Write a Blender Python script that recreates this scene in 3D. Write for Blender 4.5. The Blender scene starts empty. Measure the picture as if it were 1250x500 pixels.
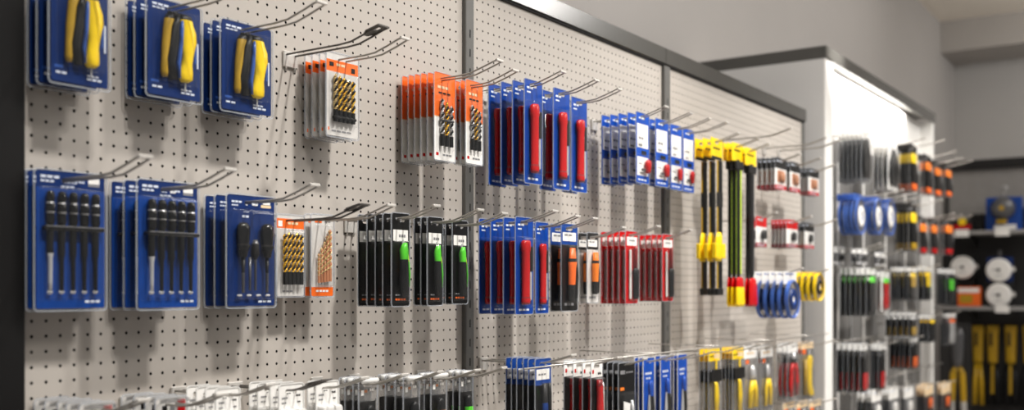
import bpy, math, random
from mathutils import Vector
from mathutils.geometry import tessellate_polygon
random.seed(7)
sc = bpy.context.scene
COL = sc.collection
PI = math.pi

# ------------------------------------------------------------------ camera frame
F = 1251.0                       # focal length in pixels of the 1250 px wide frame
HX, HY = 625.0, 352.0            # column of the optical axis, row of the horizon
A = math.atan2(855.0, F)
DX, DZ = math.sin(A), math.cos(A)
CAM_D, CAM_Z = 1.6, 1.4          # distance from the pegboard, eye height


def on_plane(p, d):
    """u along the wall, and depth, of image column p on a plane d metres in front of the pegboard"""
    t = (p - HX) / F
    lam = (CAM_D - d) / (DX - DZ * t)
    return lam * (DZ + DX * t), lam


def col_of(u, d):
    n = CAM_D - d
    return HX + F * (u * DX - n * DZ) / (u * DZ + n * DX)


def height(y, lam):
    return CAM_Z + (HY - y) / F * lam


def on_far(p, u):
    """world y, and depth, of image column p on the plane x = u"""
    t = (p - HX) / F
    lam = u / (DZ + DX * t)
    return lam * (DX - DZ * t) - CAM_D, lam


# ------------------------------------------------------------------ materials
def lin(c):
    c /= 255.0
    return c / 12.92 if c <= 0.04045 else ((c + 0.055) / 1.055) ** 2.4


MATS = {}


def mat(name, rgb, rough=0.5, metal=0.0, var=0.06, scale=60.0, spec=0.5):
    m = bpy.data.materials.new(name)
    m.use_nodes = True
    nt = m.node_tree
    b = nt.nodes['Principled BSDF']
    tc = nt.nodes.new('ShaderNodeTexCoord')
    nz = nt.nodes.new('ShaderNodeTexNoise')
    nz.inputs['Scale'].default_value = scale
    nz.inputs['Detail'].default_value = 3
    nt.links.new(tc.outputs['Object'], nz.inputs['Vector'])
    rp = nt.nodes.new('ShaderNodeValToRGB')
    l = [lin(v) for v in rgb]
    rp.color_ramp.elements[0].position = 0.3
    rp.color_ramp.elements[1].position = 0.7
    rp.color_ramp.elements[0].color = [v * (1 - var) for v in l] + [1]
    rp.color_ramp.elements[1].color = [min(1, v * (1 + var)) for v in l] + [1]
    nt.links.new(nz.outputs['Fac'], rp.inputs['Fac'])
    nt.links.new(rp.outputs['Color'], b.inputs['Base Color'])
    b.inputs['Roughness'].default_value = rough
    b.inputs['Metallic'].default_value = metal
    b.inputs['Specular IOR Level'].default_value = spec
    MATS[name] = m
    return m


def clear_mat(name, base, milk, rough, milk_rgb=(235, 238, 240)):
    """thin clear plastic: transparent, a fresnel gloss and a trace of milkiness"""
    m = bpy.data.materials.new(name)
    m.use_nodes = True
    nt = m.node_tree
    nt.nodes.clear()
    out = nt.nodes.new('ShaderNodeOutputMaterial')
    tr = nt.nodes.new('ShaderNodeBsdfTransparent')
    tr.inputs['Color'].default_value = (base, base, base, 1)
    df = nt.nodes.new('ShaderNodeBsdfDiffuse')
    df.inputs['Color'].default_value = [lin(v) for v in milk_rgb] + [1]
    gl = nt.nodes.new('ShaderNodeBsdfGlossy')
    gl.inputs['Roughness'].default_value = rough
    fr = nt.nodes.new('ShaderNodeFresnel')
    # the film is one sheet: both of its faces reflect like air against plastic
    ge = nt.nodes.new('ShaderNodeNewGeometry')
    ma = nt.nodes.new('ShaderNodeMath')
    ma.operation = 'MULTIPLY_ADD'
    ma.inputs[1].default_value = 1 / 1.33 - 1.33
    ma.inputs[2].default_value = 1.33
    nt.links.new(ge.outputs['Backfacing'], ma.inputs[0])
    nt.links.new(ma.outputs[0], fr.inputs['IOR'])
    m1 = nt.nodes.new('ShaderNodeMixShader')
    m1.inputs['Fac'].default_value = milk
    m2 = nt.nodes.new('ShaderNodeMixShader')
    nz = nt.nodes.new('ShaderNodeTexNoise')
    nz.inputs['Scale'].default_value = 35
    tc = nt.nodes.new('ShaderNodeTexCoord')
    bp = nt.nodes.new('ShaderNodeBump')
    bp.inputs['Strength'].default_value = 0.25
    bp.inputs['Distance'].default_value = 0.002
    nt.links.new(tc.outputs['Object'], nz.inputs['Vector'])
    nt.links.new(nz.outputs['Fac'], bp.inputs['Height'])
    nt.links.new(bp.outputs['Normal'], gl.inputs['Normal'])
    nt.links.new(tr.outputs[0], m1.inputs[1])
    nt.links.new(df.outputs[0], m1.inputs[2])
    nt.links.new(fr.outputs[0], m2.inputs['Fac'])
    nt.links.new(m1.outputs[0], m2.inputs[1])
    nt.links.new(gl.outputs[0], m2.inputs[2])
    nt.links.new(m2.outputs[0], out.inputs[0])
    MATS[name] = m
    return m


mat('board', (184, 177, 169), 0.55, 0, 0.025, 9)
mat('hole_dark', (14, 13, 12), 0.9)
mat('post_grey', (92, 91, 88), 0.45, 0.0, 0.05, 12)
mat('post_black', (15, 14, 14), 0.6, 0, .05, 10, .25)
mat('fascia', (74, 73, 70), 0.22, 0.0, 0.04, 6)
mat('wall_paint', (176, 172, 169), 0.8, 0, 0.03, 1.2)
mat('far_paint', (176, 173, 170), 0.8, 0, 0.03, 1.2)
mat('ceiling_paint', (238, 230, 218), 0.85, 0, 0.03, 1.0)
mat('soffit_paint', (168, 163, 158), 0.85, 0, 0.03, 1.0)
mat('floor_tile', (198, 192, 186), 0.4, 0, 0.08, 2.0)
mat('panel_grey', (204, 203, 202), 0.6, 0, 0.03, 3)
mat('panel_shaded', (112, 110, 108), 0.5, 0, 0.05, 3)
mat('panel_white', (236, 234, 230), 0.5, 0, 0.02, 3)
mat('strip_grey', (150, 149, 147), 0.5)
mat('far_board', (138, 135, 132), 0.7, 0, 0.04, 14)
mat('far_dark', (40, 39, 39), 0.7, 0, 0.06, 5)
mat('shelf_metal', (150, 148, 146), 0.4)
mat('tag_white', (240, 238, 234), 0.5)
mat('wire', (172, 168, 162), 0.3, 0.45, 0.05)
mat('wire_dark', (96, 92, 88), 0.35, 0.4, 0.05)
mat('zinc', (212, 208, 202), 0.4, 0.35)
mat('blue', (14, 62, 140), 0.4, 0, 0.08, 60, .3)
mat('blue_deep', (12, 42, 98), 0.4, 0, 0.1, 60, .3)
mat('blue_bright', (6, 74, 176), 0.4, 0, .06, 60, .3)
mat('blue_reel', (54, 92, 170), 0.3)
mat('yellow', (252, 212, 14), 0.3)
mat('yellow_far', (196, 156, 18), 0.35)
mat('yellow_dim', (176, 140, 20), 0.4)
mat('black', (12, 12, 13), 0.42, 0, .05, 60, .3)
mat('black_gloss', (10, 10, 11), 0.14)
mat('charcoal', (28, 27, 27), 0.45, 0, .06, 60, .3)
mat('steel', (214, 214, 214), 0.22, 0.4)
mat('steel_dark', (96, 96, 98), 0.3, 0.4)
mat('gold', (246, 196, 60), 0.25, 0.25)
mat('brass_pale', (226, 200, 140), 0.25, 0.25)
mat('orange', (240, 106, 28), 0.4)
mat('orange_bright', (252, 130, 30), 0.35)
mat('white', (238, 236, 232), 0.5)
mat('grey_card', (206, 203, 199), 0.5)
mat('print_white', (214, 222, 236), 0.6)
mat('print_grey', (130, 130, 132), 0.6)
mat('blue_strong', (4, 62, 152), 0.4, 0, .06, 60, .3)
mat('red', (190, 10, 14), 0.25, 0, .06, 60, .35)
mat('red_dark', (150, 22, 26), 0.35)
mat('green', (86, 214, 40), 0.35)
mat('lime', (196, 226, 60), 0.35)
mat('copper', (190, 128, 90), 0.4)
mat('tan', (226, 200, 160), 0.5)
clear_mat('clear', 0.975, 0.012, 0.06)
clear_mat('clear_edge', 0.9, 0.24, 0.10, (225, 232, 242))
clear_mat('clear_white', 0.85, 0.72, 0.2, (244, 243, 240))
clear_mat('clear_smoke', 0.80, 0.10, 0.12, (200, 200, 200))


# ------------------------------------------------------------------ mesh collector
class MB:
    def __init__(self):
        self.v, self.f, self.m, self.s, self.mats = [], [], [], [], []

    def mi(self, name):
        if name not in self.mats:
            self.mats.append(name)
        return self.mats.index(name)

    def add(self, vs, fs, m, smooth=False):
        o = len(self.v)
        self.v += [tuple(x) for x in vs]
        for k, f in enumerate(fs):
            self.f.append([i + o for i in f])
            self.m.append(self.mi(m[k] if isinstance(m, list) else m))
            self.s.append(smooth)

    def data(self, name):
        me = bpy.data.meshes.new(name)
        me.from_pydata(self.v, [], self.f)
        for n in self.mats:
            me.materials.append(MATS[n])
        me.polygons.foreach_set('material_index', self.m)
        me.polygons.foreach_set('use_smooth', self.s)
        me.update()
        return me

    def build(self, name, parent=None, loc=(0, 0, 0), rz=0):
        o = bpy.data.objects.new(name, self.data(name))
        COL.objects.link(o)
        o.location = loc
        o.rotation_euler = (0, 0, rz)
        if parent:
            o.parent = parent
        return o

    # ---- primitives
    def box(self, x0, x1, y0, y1, z0, z1, m, bev=0.0):
        if bev <= 0:
            v = [(x, y, z) for z in (z0, z1) for y in (y0, y1) for x in (x0, x1)]
            f = [(0, 2, 3, 1), (4, 5, 7, 6), (0, 1, 5, 4), (2, 6, 7, 3), (0, 4, 6, 2), (1, 3, 7, 5)]
            self.add(v, f, m)
            return
        b = min(bev, (x1 - x0) / 2.2, (y1 - y0) / 2.2, (z1 - z0) / 2.2)
        rings = []
        for z, i in ((z0, b), (z0 + b, 0), (z1 - b, 0), (z1, b)):
            rings.append([(x0 + i + (b if i == 0 else 0), y0 + i, z), (x1 - i - (b if i == 0 else 0), y0 + i, z),
                          (x1 - i, y0 + i + (b if i == 0 else 0), z), (x1 - i, y1 - i - (b if i == 0 else 0), z),
                          (x1 - i - (b if i == 0 else 0), y1 - i, z), (x0 + i + (b if i == 0 else 0), y1 - i, z),
                          (x0 + i, y1 - i - (b if i == 0 else 0), z), (x0 + i, y0 + i + (b if i == 0 else 0), z)])
        self.rings(rings, m, True, True)

    def rings(self, rings, m, cap0=False, cap1=False, smooth=False, mats=None):
        n = len(rings[0])
        v = [p for r in rings for p in r]
        f, mm = [], []
        for i in range(len(rings) - 1):
            for k in range(n):
                f.append((i * n + k, i * n + (k + 1) % n, (i + 1) * n + (k + 1) % n, (i + 1) * n + k))
                mm.append(mats(i, k) if mats else m)
        if cap0:
            f.append(tuple(range(n))[::-1]); mm.append(mats(0, 0) if mats else m)
        if cap1:
            f.append(tuple((len(rings) - 1) * n + k for k in range(n))); mm.append(mats(len(rings) - 2, 0) if mats else m)
        self.add(v, f, mm, smooth)

    def loft(self, secs, seg=12):
        """secs: (z, cx, cy, rx, ry, material of the stretch above)"""
        rings = []
        for z, cx, cy, rx, ry, _ in secs:
            rings.append([(cx + rx * math.cos(2 * PI * k / seg), cy + ry * math.sin(2 * PI * k / seg), z) for k in range(seg)])
        self.rings(rings, None, True, True, True, lambda i, k: secs[min(i, len(secs) - 1)][5])

    def tube(self, path, r, m, seg=8, closed=False):
        P = [Vector(p) for p in path]
        rings = []
        for i, p in enumerate(P):
            a = P[i - 1] if i else P[0]
            b = P[i + 1] if i < len(P) - 1 else P[-1]
            d = (b - a).normalized()
            up = Vector((0, 0, 1)) if abs(d.z) < 0.9 else Vector((1, 0, 0))
            s = d.cross(up).normalized()
            t = s.cross(d)
            rings.append([tuple(p + (s * math.cos(2 * PI * k / seg) + t * math.sin(2 * PI * k / seg)) * r) for k in range(seg)])
        self.rings(rings, m, True, True, True)

    def lathe_y(self, cx, cz, prof, seg=28):
        """prof: (radius, y, material)"""
        rings = [[(cx + max(r, 1e-5) * math.cos(2 * PI * k / seg), y, cz + max(r, 1e-5) * math.sin(2 * PI * k / seg)) for k in range(seg)]
                 for r, y, _ in prof]
        self.rings(rings, None, False, False, False, lambda i, k: prof[i][2])

    def twist(self, cx, cy, z0, z1, R, ma, mb, pitch=None, shank=0.25, point=True):
        seg = 8
        pitch = pitch or R * 6
        L = z1 - z0
        zs = z0 + L * shank
        n = max(8, int((z1 - zs) / pitch * 7))
        rings = [[(cx + R * .85 * math.cos(2 * PI * k / seg), cy + R * .85 * math.sin(2 * PI * k / seg), z) for k in range(seg)] for z in (z0, zs)]
        for i in range(n + 1):
            z = zs + (z1 - zs) * i / n
            a = 2 * PI * (z - zs) / pitch
            k0 = 1.0 if i < n else 0.3
            ring = []
            for k in range(seg):
                th = 2 * PI * k / seg
                r = R * k0 * (1.0 if k % 4 in (0, 1) else 0.55)
                ring.append((cx + r * math.cos(th + a), cy + r * math.sin(th + a), z))
            rings.append(ring)
        self.rings(rings, None, True, True, False, lambda i, k: mb if i < 1 else (ma if k % 4 in (0, 1) else mb))

    def plate(self, outer, holes, y0, y1, m):
        """flat sheet in the x-z plane with holes, front at y0, back at y1"""
        loops = [outer] + holes
        flat = [p for l in loops for p in l]
        tris = tessellate_polygon([[Vector((p[0], p[1], 0)) for p in l] for l in loops])
        n = len(flat)
        v = [(p[0], y0, p[1]) for p in flat] + [(p[0], y1, p[1]) for p in flat]
        f = []
        for t in tris:
            a, b, c = (flat[i] for i in t)
            ar = (b[0] - a[0]) * (c[1] - a[1]) - (b[1] - a[1]) * (c[0] - a[0])
            t = tuple(t) if ar > 0 else tuple(t)[::-1]
            f.append(t)
            f.append(tuple(i + n for i in t[::-1]))
        o = 0
        for l in loops:
            k = len(l)
            for i in range(k):
                f.append((o + i, o + (i + 1) % k, n + o + (i + 1) % k, n + o + i))
            o += k
        self.add(v, f, m)

    def quad(self, x0, x1, z0, z1, y, m):
        self.add([(x0, y, z0), (x1, y, z0), (x1, y, z1), (x0, y, z1)], [(0, 1, 2, 3)], m)


def rrect(x0, x1, z0, z1, rb, rt, seg=4):
    pts = []
    for cx, cz, r, a0 in ((x0 + rb, z0 + rb, rb, PI), (x1 - rb, z0 + rb, rb, 1.5 * PI), (x1 - rt, z1 - rt, rt, 0), (x0 + rt, z1 - rt, rt, .5 * PI)):
        if r <= 1e-6:
            pts.append((cx, cz))
        else:
            for k in range(seg + 1):
                a = a0 + .5 * PI * k / seg
                pts.append((cx + r * math.cos(a), cz + r * math.sin(a)))
    return pts


def empty(name, loc=(0, 0, 0), rz=0):
    o = bpy.data.objects.new(name, None)
    o.empty_display_size = 0.05
    COL.objects.link(o)
    o.location = loc
    o.rotation_euler = (0, 0, rz)
    return o


LABELS = []


def tag(o, label, cat, group=None):
    o['label'] = label
    o['category'] = cat
    if group:
        o['group'] = group
    LABELS.append(label)
    return o


def struct(o):
    o['kind'] = 'structure'
    return o


def dup(root):
    r = root.copy()
    COL.objects.link(r)
    for ch in root.children:
        c = ch.copy(); COL.objects.link(c); c.parent = r
        for g in ch.children:
            e = g.copy(); COL.objects.link(e); e.parent = c
    return r


# ------------------------------------------------------------------ the room
FLOOR_Y0, WALL_Y, FAR_X, CEIL = -4.5, 0.65, 11.6, 4.07
m = MB(); m.box(-3, 12.2, FLOOR_Y0, 0.8, -0.1, 0, 'floor_tile'); struct(m.build('floor'))
m = MB(); m.box(-3, 12.2, WALL_Y, WALL_Y + 0.1, 0, 4.3, 'wall_paint'); struct(m.build('wall_back'))
m = MB(); m.box(FAR_X, FAR_X + 0.1, FLOOR_Y0, WALL_Y, 0, 4.3, 'far_paint'); struct(m.build('wall_right'))
m = MB(); m.box(-3, 12.2, FLOOR_Y0, WALL_Y, CEIL, CEIL + 0.1, 'ceiling_paint'); struct(m.build('ceiling'))
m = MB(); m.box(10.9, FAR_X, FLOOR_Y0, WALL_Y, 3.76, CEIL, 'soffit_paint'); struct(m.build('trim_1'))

# ------------------------------------------------------------------ pegboard bays
PITCH = 0.0254
TOPZ = 2.187


def pegboard(u0, u1, z0, z1, hr, label, y=0.0, board='board', parent_label=True):
    root = empty('pegboard_panel', (u0, y, 0.12))
    nc = int((u1 - u0 - 0.012) / PITCH)
    nr = int((z1 - z0 - 0.012) / PITCH)
    ox = (u1 - u0 - nc * PITCH) / 2
    oz = z1 - 0.012 - nr * PITCH
    v, f, mi = [], [], []
    ring = [(-1, -1), (0, -1), (1, -1), (1, 0), (1, 1), (0, 1), (-1, 1), (-1, 0)]
    circ = [(math.cos(a), math.sin(a)) for a in (1.25 * PI, 1.5 * PI, 1.75 * PI, 0, .25 * PI, .5 * PI, .75 * PI, PI)]
    for j in range(nr):
        for i in range(nc):
            cx, cz = ox + (i + .5) * PITCH, oz + (j + .5) * PITCH - 0.12
            o = len(v)
            h = PITCH / 2
            v += [(cx + a * h, 0, cz + b * h) for a, b in ring]
            v += [(cx + a * hr, 0, cz + b * hr) for a, b in circ]
            v += [(cx + a * hr, 0.004, cz + b * hr) for a, b in circ]
            for k in range(8):
                q = (k + 1) % 8
                f.append((o + k, o + q, o + 8 + q, o + 8 + k)); mi.append(0)
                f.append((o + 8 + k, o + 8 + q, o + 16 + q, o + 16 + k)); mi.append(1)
    me = bpy.data.meshes.new('perforated_sheet')
    me.from_pydata(v, [], f)
    me.materials.append(MATS[board]); me.materials.append(MATS['hole_dark'])
    me.polygons.foreach_set('material_index', mi)
    me.update()
    sh = bpy.data.objects.new('perforated_sheet', me); COL.objects.link(sh); sh.parent = root
    # plain margins, backing and lower panel
    b = MB()
    W = u1 - u0
    b.box(0, ox, 0, 0.004, z0 - .12, z1 - .12, board)
    b.box(W - ox, W, 0, 0.004, z0 - .12, z1 - .12, board)
    b.box(ox, W - ox, 0, 0.004, oz + nr * PITCH - .12, z1 - .12, board)
    b.box(0, W, 0, 0.004, 0, oz - .12, board)
    b.build('sheet_margin', root)
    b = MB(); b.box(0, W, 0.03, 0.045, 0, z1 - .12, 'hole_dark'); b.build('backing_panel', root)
    return tag(root, label, 'pegboard', 'pegboard panels of the display wall')


pegboard(0.918, 2.112, 0.85, TOPZ - .003, 0.0030, 'beige perforated pegboard panel between the black left post and first grey post')
pegboard(2.15, 3.272, 0.85, TOPZ - .003, 0.0030, 'beige perforated pegboard panel between the two grey posts')
pegboard(3.322, 4.758, 0.85, TOPZ - .003, 0.0030, 'beige perforated pegboard panel holding the yellow clamps, right of second grey post')


def upright(u0, u1, m_, label, y0=-0.012):
    root = empty('upright_post', (u0, 0, 0))
    b = MB(); b.box(0, u1 - u0, y0, 0.05, 0.1, TOPZ - .003, m_, 0.002); b.build('column', root)
    b = MB()
    for k in range(36):
        z = 0.3 + k * 0.05
        b.box((u1 - u0) * .5 - .0022, (u1 - u0) * .5 + .0022, y0 - .0004, y0 + .001, z, z + .02, 'hole_dark')
    b.build('bracket_slots', root)
    b = MB(); b.box(-0.005, u1 - u0 + .005, -0.2, 0.06, 0, 0.1, m_, 0.004); b.build('foot', root)
    return tag(root, label, 'post', 'upright posts of the display wall')


upright(0.80, 0.916, 'post_black', 'black upright post at the far left end of the pegboard wall', -0.03)
upright(2.113, 2.149, 'post_grey', 'dark grey upright post right of the green and black packs')
upright(3.274, 3.320, 'post_grey', 'dark grey upright post left of the yellow clamps')
upright(4.760, 4.796, 'post_grey', 'grey upright post at pegboard end beside white cabinet', -0.004)


def fascia(u0, u1, label):
    b = MB(); b.box(0, u1 - u0 - .0025, -0.011, 0.06, 0, 0.0565, 'fascia', 0.0015)
    b.box(0, u1 - u0 - .0025, -0.006, 0.06, -0.006, 0.0, 'post_black')
    o = b.build('header_fascia', None, (u0, 0, TOPZ + .004))
    return tag(o, label, 'fascia', 'dark fascias capping the pegboards')


fascia(0.80, 2.135, 'dark grey fascia strip capping the first pegboard, mostly above the frame')
fascia(2.135, 3.29, 'dark grey fascia strip capping the middle pegboard, catching bright light')
fascia(3.29, 4.80, 'dark grey fascia strip capping the pegboard above the yellow clamps')

# ------------------------------------------------------------------ white lit cabinet right of the pegboards
CAB0, CAB1 = 4.88, 7.21
root = empty('display_cabinet', (CAB0, 0, 0))
tag(root, 'tall white lit display cabinet with dark fascia right of the pegboards', 'display cabinet')
H_ = 2.50
b = MB(); b.box(0, 0.06, -0.07, WALL_Y - .01, 0, H_ + .0, 'panel_grey'); b.build('side_panel', root)
b = MB(); b.box(0.0, 0.118, -0.074, -0.0702, 0, H_, 'panel_white'); b.box(0.06, 0.118, -0.07, 0.0, 0, H_, 'panel_white'); b.build('front_post', root)
b = MB(); b.box(CAB1 - CAB0 - .06, CAB1 - CAB0, -0.07, 0.03, 0, H_, 'panel_white'); b.build('front_post', root)
b = MB(); b.box(CAB1 - CAB0 - .055, CAB1 - CAB0 - .002, 0.031, WALL_Y - .01, 0, H_, 'panel_grey'); b.build('side_panel', root)
b = MB(); b.box(0.118, CAB1 - CAB0 - .06, 0.0, 0.03, 2.16, H_, 'panel_white'); b.build('back_panel', root)
b = MB(); b.box(0.118, CAB1 - CAB0 - .06, 0.0, 0.03, 0.1, 2.159, 'panel_shaded'); b.build('back_panel', root)  # white panel coloured grey here for the dimmer light below the strip
b = MB(); b.box(-0.002, CAB1 - CAB0 + .002, -0.08, -0.06, H_, H_ + .06, 'fascia', .002); b.build('header_fascia', root)
b = MB(); b.box(-0.002, 0.015, -0.0598, WALL_Y - .01, H_, H_ + .06, 'fascia', .002); b.build('side_fascia', root)
b = MB(); b.box(0.015, CAB1 - CAB0, -0.0598, WALL_Y - .01, H_ + .03, H_ + .05, 'panel_grey'); b.build('top_panel', root)
for k in range(9):
    b = MB(); x = .20 + k * .235; b.box(x, x + .02, -0.004, -0.0002, 0.2, 2.05, 'panel_white' if k % 2 else 'strip_grey'); b.build('slotted_strip', root)
b = MB(); b.box(0.13, 1.9, -0.045, -0.02, H_ + .014, H_ + .029, 'tag_white'); b.build('light_strip', root)

# ------------------------------------------------------------------ hooks
HOOKS = {}


def make_hook(L, w, dark):
    key = (round(L, 3), round(w, 3), dark)
    if key in HOOKS:
        return dup(HOOKS[key])
    root = empty('wire_hook')
    wm = 'wire_dark' if dark else 'wire'
    h = w / 2
    r = 0.0021
    b = MB()
    b.tube([(-h, -.002, 0), (-h, -.6 * L, 0), (-h, -.72 * L, .002), (-h, -.86 * L, .012), (-h, -.97 * L, .021), (-h * .8, -L, .0235),
            (h * .8, -L, .0235), (h, -.97 * L, .021), (h, -.86 * L, .012), (h, -.72 * L, .002), (h, -.6 * L, 0), (h, -.002, 0)], r, wm)
    b.build('wire_loop', root)
    b = MB(); b.box(-h - .008, h + .008, -.006, -.0008, -.026, .008, 'zinc', .0015); b.build('back_plate', root)
    for s in (-1, 1):
        b = MB(); b.tube([(s * h, -.003, -.012), (s * h, -.004, -.024), (s * h, -.002, -.034)], .0022, 'zinc', 6); b.build('prong', root)
    if dark:
        b = MB()
        b.plate([(-h - .004, 0), (h + .004, 0), (h + .004, .035), (h * .5, .05), (-h * .5, .05), (-h - .004, .035)], [[(-h * .5, .008), (h * .5, .008), (h * .5, .022), (-h * .5, .022)]], -.0015, .0015, 'wire_dark')
        b.v = [(x, -L - .004 + z, .0245 - z * .22 + y) for x, y, z in b.v]
        b.build('tip_plate', root)
    else:
        b = MB(); b.box(-h - .002, h + .002, -L - .003, -L + .003, .021, .0265, 'zinc', .001); b.build('tip_bar', root)
    HOOKS[key] = root
    return root


USED = {}


def hook(u, z, L, w, label, dark=False, y=0.0):
    key = (round(L, 3), round(w, 3), dark)
    first = key not in HOOKS
    o = make_hook(L, w, dark)
    o.location = (u, y, z)
    tag(o, label, 'hook', 'wire hooks on the display wall')
    return o


# ------------------------------------------------------------------ packs
def pack(name, W, H, T, bands, slot=True, labels=(), marks=(), tools=(), blister=None, flange=0.0, rc=0.004, rim='clear_edge'):
    """carded goods. x: fractions of W, z: fractions of H, y of tools: fractions of T (front negative)"""
    root = empty(name)
    b = MB()
    sw, sh = min(.034, .5 * W), .009
    szc = H - .0145
    for i, (z0, z1, m_) in enumerate(bands):
        a, c = z0 * H, z1 * H
        holes = []
        if slot and a < szc - sh and c > szc + sh:
            holes = [rrect(-sw / 2, sw / 2, szc - sh / 2, szc + sh / 2, sh * .48, sh * .48, 3)]
        b.plate(rrect(-W / 2, W / 2, a, c, rc if i == 0 else 0, rc if i == len(bands) - 1 else 0), holes, -.0008, 0, m_)
    for x0, x1, z0, z1, m_ in marks:
        b.quad(x0 * W, x1 * W, z0 * H, z1 * H, -.0014, m_)
    card = b.build('card', root)
    if labels:
        b = MB()
        for x0, x1, z0, z1, m_ in labels:
            b.quad(x0 * W, x1 * W, z0 * H, z1 * H, -.0011, m_)
        b.build('label', card)
    last = root
    for t in tools:
        pn, kind = t[0], t[1]
        b = MB()
        if kind == 'loft':
            b.loft([(z * H, cx * W, cy * T, rx * W, min(ry * T, rx * W * 1.25), mm) for z, cx, cy, rx, ry, mm in t[2]], 12)
        elif kind == 'twist':
            _, _, x, y, z0, z1, r, ma, mb_ = t
            b.twist(x * W, y * T, z0 * H, z1 * H, min(r * W, .42 * T), ma, mb_)
        elif kind == 'box':
            _, _, x0, x1, y0, y1, z0, z1, mm = t
            b.box(x0 * W, x1 * W, y0 * T, y1 * T, z0 * H, z1 * H, mm, .0025)
        elif kind == 'plate':
            _, _, pts, y0, y1, mm = t
            b.plate([(p[0] * W, p[1] * H) for p in pts], [], y0 * T, y1 * T, mm)
        elif kind == 'disc':
            _, _, x, z, prof = t
            b.lathe_y(x * W, z * H, [(r * W, y * T, mm) for r, y, mm in prof])
        if pn[0] == '>':
            b.build(pn[1:], last)
        else:
            last = b.build(pn, root)
    if blister:
        x0, x1, z0, z1 = blister[:4]
        bm = blister[4] if len(blister) > 4 else 'clear'
        b = MB()
        rings = []
        for y, i in ((-.0009, -.003), (-.0016, -.001), (-T * .8, .0008), (-T * .95, .002), (-T, .005)):
            i = min(i, W * (x1 - x0) * .2)
            rings.append([(p[0], y, p[1]) for p in rrect(x0 * W + i, x1 * W - i, z0 * H + i, z1 * H - i, .005 if W > .03 else .002, .005 if W > .03 else .002, 3)])
        b.rings(rings, bm, False, True)
        b.build('blister', root)
    if flange:
        b = MB()
        e = flange
        holes = [rrect(-sw / 2, sw / 2, szc - sh / 2, szc + sh / 2, sh * .48, sh * .48, 3)] if slot else []
        b.plate(rrect(-W / 2 - e, W / 2 + e, -e, H + e * .5, .008, .008, 4), holes, .0002, .0007, 'clear')
        # bead round the rim of the clamshell
        o_ = rrect(-W / 2 - e, W / 2 + e, -e, H + e * .5, .008, .008, 4)
        i_ = rrect(-W / 2 - e + .0022, W / 2 + e - .0022, -e + .0022, H + e * .5 - .0022, .006, .006, 4)
        b.plate(o_, [i_], -.0022, .0001, rim)
        b.build('clamshell', root)
    return root


def bars(x0, x1, z, h, m_='print_white', cuts=3):
    """a line of small illegible print"""
    out, x = [], x0
    w = (x1 - x0) / cuts
    for k in range(cuts):
        out.append((x, x + w * .8, z, z + h, m_)); x += w
    return out


# ---- the kinds --------------------------------------------------------------
def k_grips(W, H, T):
    tools = [
        ('grip', 'loft', [(.17, .14, -.5, .07, .3, 'yellow'), (.20, .15, -.5, .125, .42, 'yellow'), (.26, .15, -.5, .13, .44, 'yellow'), (.36, .17, -.5, .095, .42, 'yellow'),
                          (.46, .19, -.5, .10, .44, 'yellow'), (.60, .205, -.5, .145, .46, 'yellow'), (.70, .20, -.5, .14, .45, 'yellow'), (.78, .17, -.5, .115, .42, 'yellow'),
                          (.82, .15, -.5, .12, .42, 'black'), (.86, .15, -.5, .11, .35, 'black'), (.875, .15, -.5, .04, .2, 'black')]),
        ('grip', 'loft', [(.19, -.24, -.45, .04, .25, 'yellow_dim'), (.24, -.25, -.45, .055, .36, 'yellow_dim'), (.38, -.25, -.45, .045, .34, 'yellow_dim'),  # darker yellow paints this grip as shaded inside the blister
                          (.55, -.22, -.45, .065, .36, 'yellow_dim'), (.72, -.19, -.45, .065, .36, 'yellow_dim'), (.80, -.16, -.45, .08, .4, 'black'), (.85, -.14, -.45, .07, .3, 'black')]),
        ('inner_grip', 'loft', [(.18, -.08, -.4, .06, .3, 'black'), (.35, -.13, -.4, .09, .4, 'black'), (.55, -.07, -.4, .10, .42, 'black'), (.75, -.03, -.4, .07, .36, 'black'), (.86, 0, -.4, .05, .3, 'black')]),
        ('inner_grip', 'loft', [(.20, .02, -.62, .018, .2, 'blue_reel'), (.35, .0, -.62, .03, .25, 'blue_reel'), (.55, .04, -.62, .034, .25, 'blue_reel'), (.72, .06, -.62, .03, .25, 'blue_reel'), (.82, .07, -.62, .018, .2, 'blue_reel')]),
        ('pivot', 'box', -.19, .22, -.62, -.3, .835, .885, 'black_gloss'),
        ('spike', 'box', .135, .165, -.5, -.38, .07, .18, 'steel')]
    marks = bars(-.42, -.1, .93, .02) + bars(-.42, -.18, .895, .014) + [(.43, .46, .35, .62, 'print_white'), (.39, .42, .40, .62, 'blue_reel')] + \
        bars(-.42, -.22, .075, .02, 'print_white', 2) + bars(.12, .4, .055, .02) + bars(.12, .34, .09, .015)
    return pack('pliers_card', W, H, T, [(0, 1, 'blue_deep')], True, [(-.44, -.3, .13, .155, 'blue_reel')], marks, tools, (-.38, .40, .13, .905), .0055)


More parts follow.
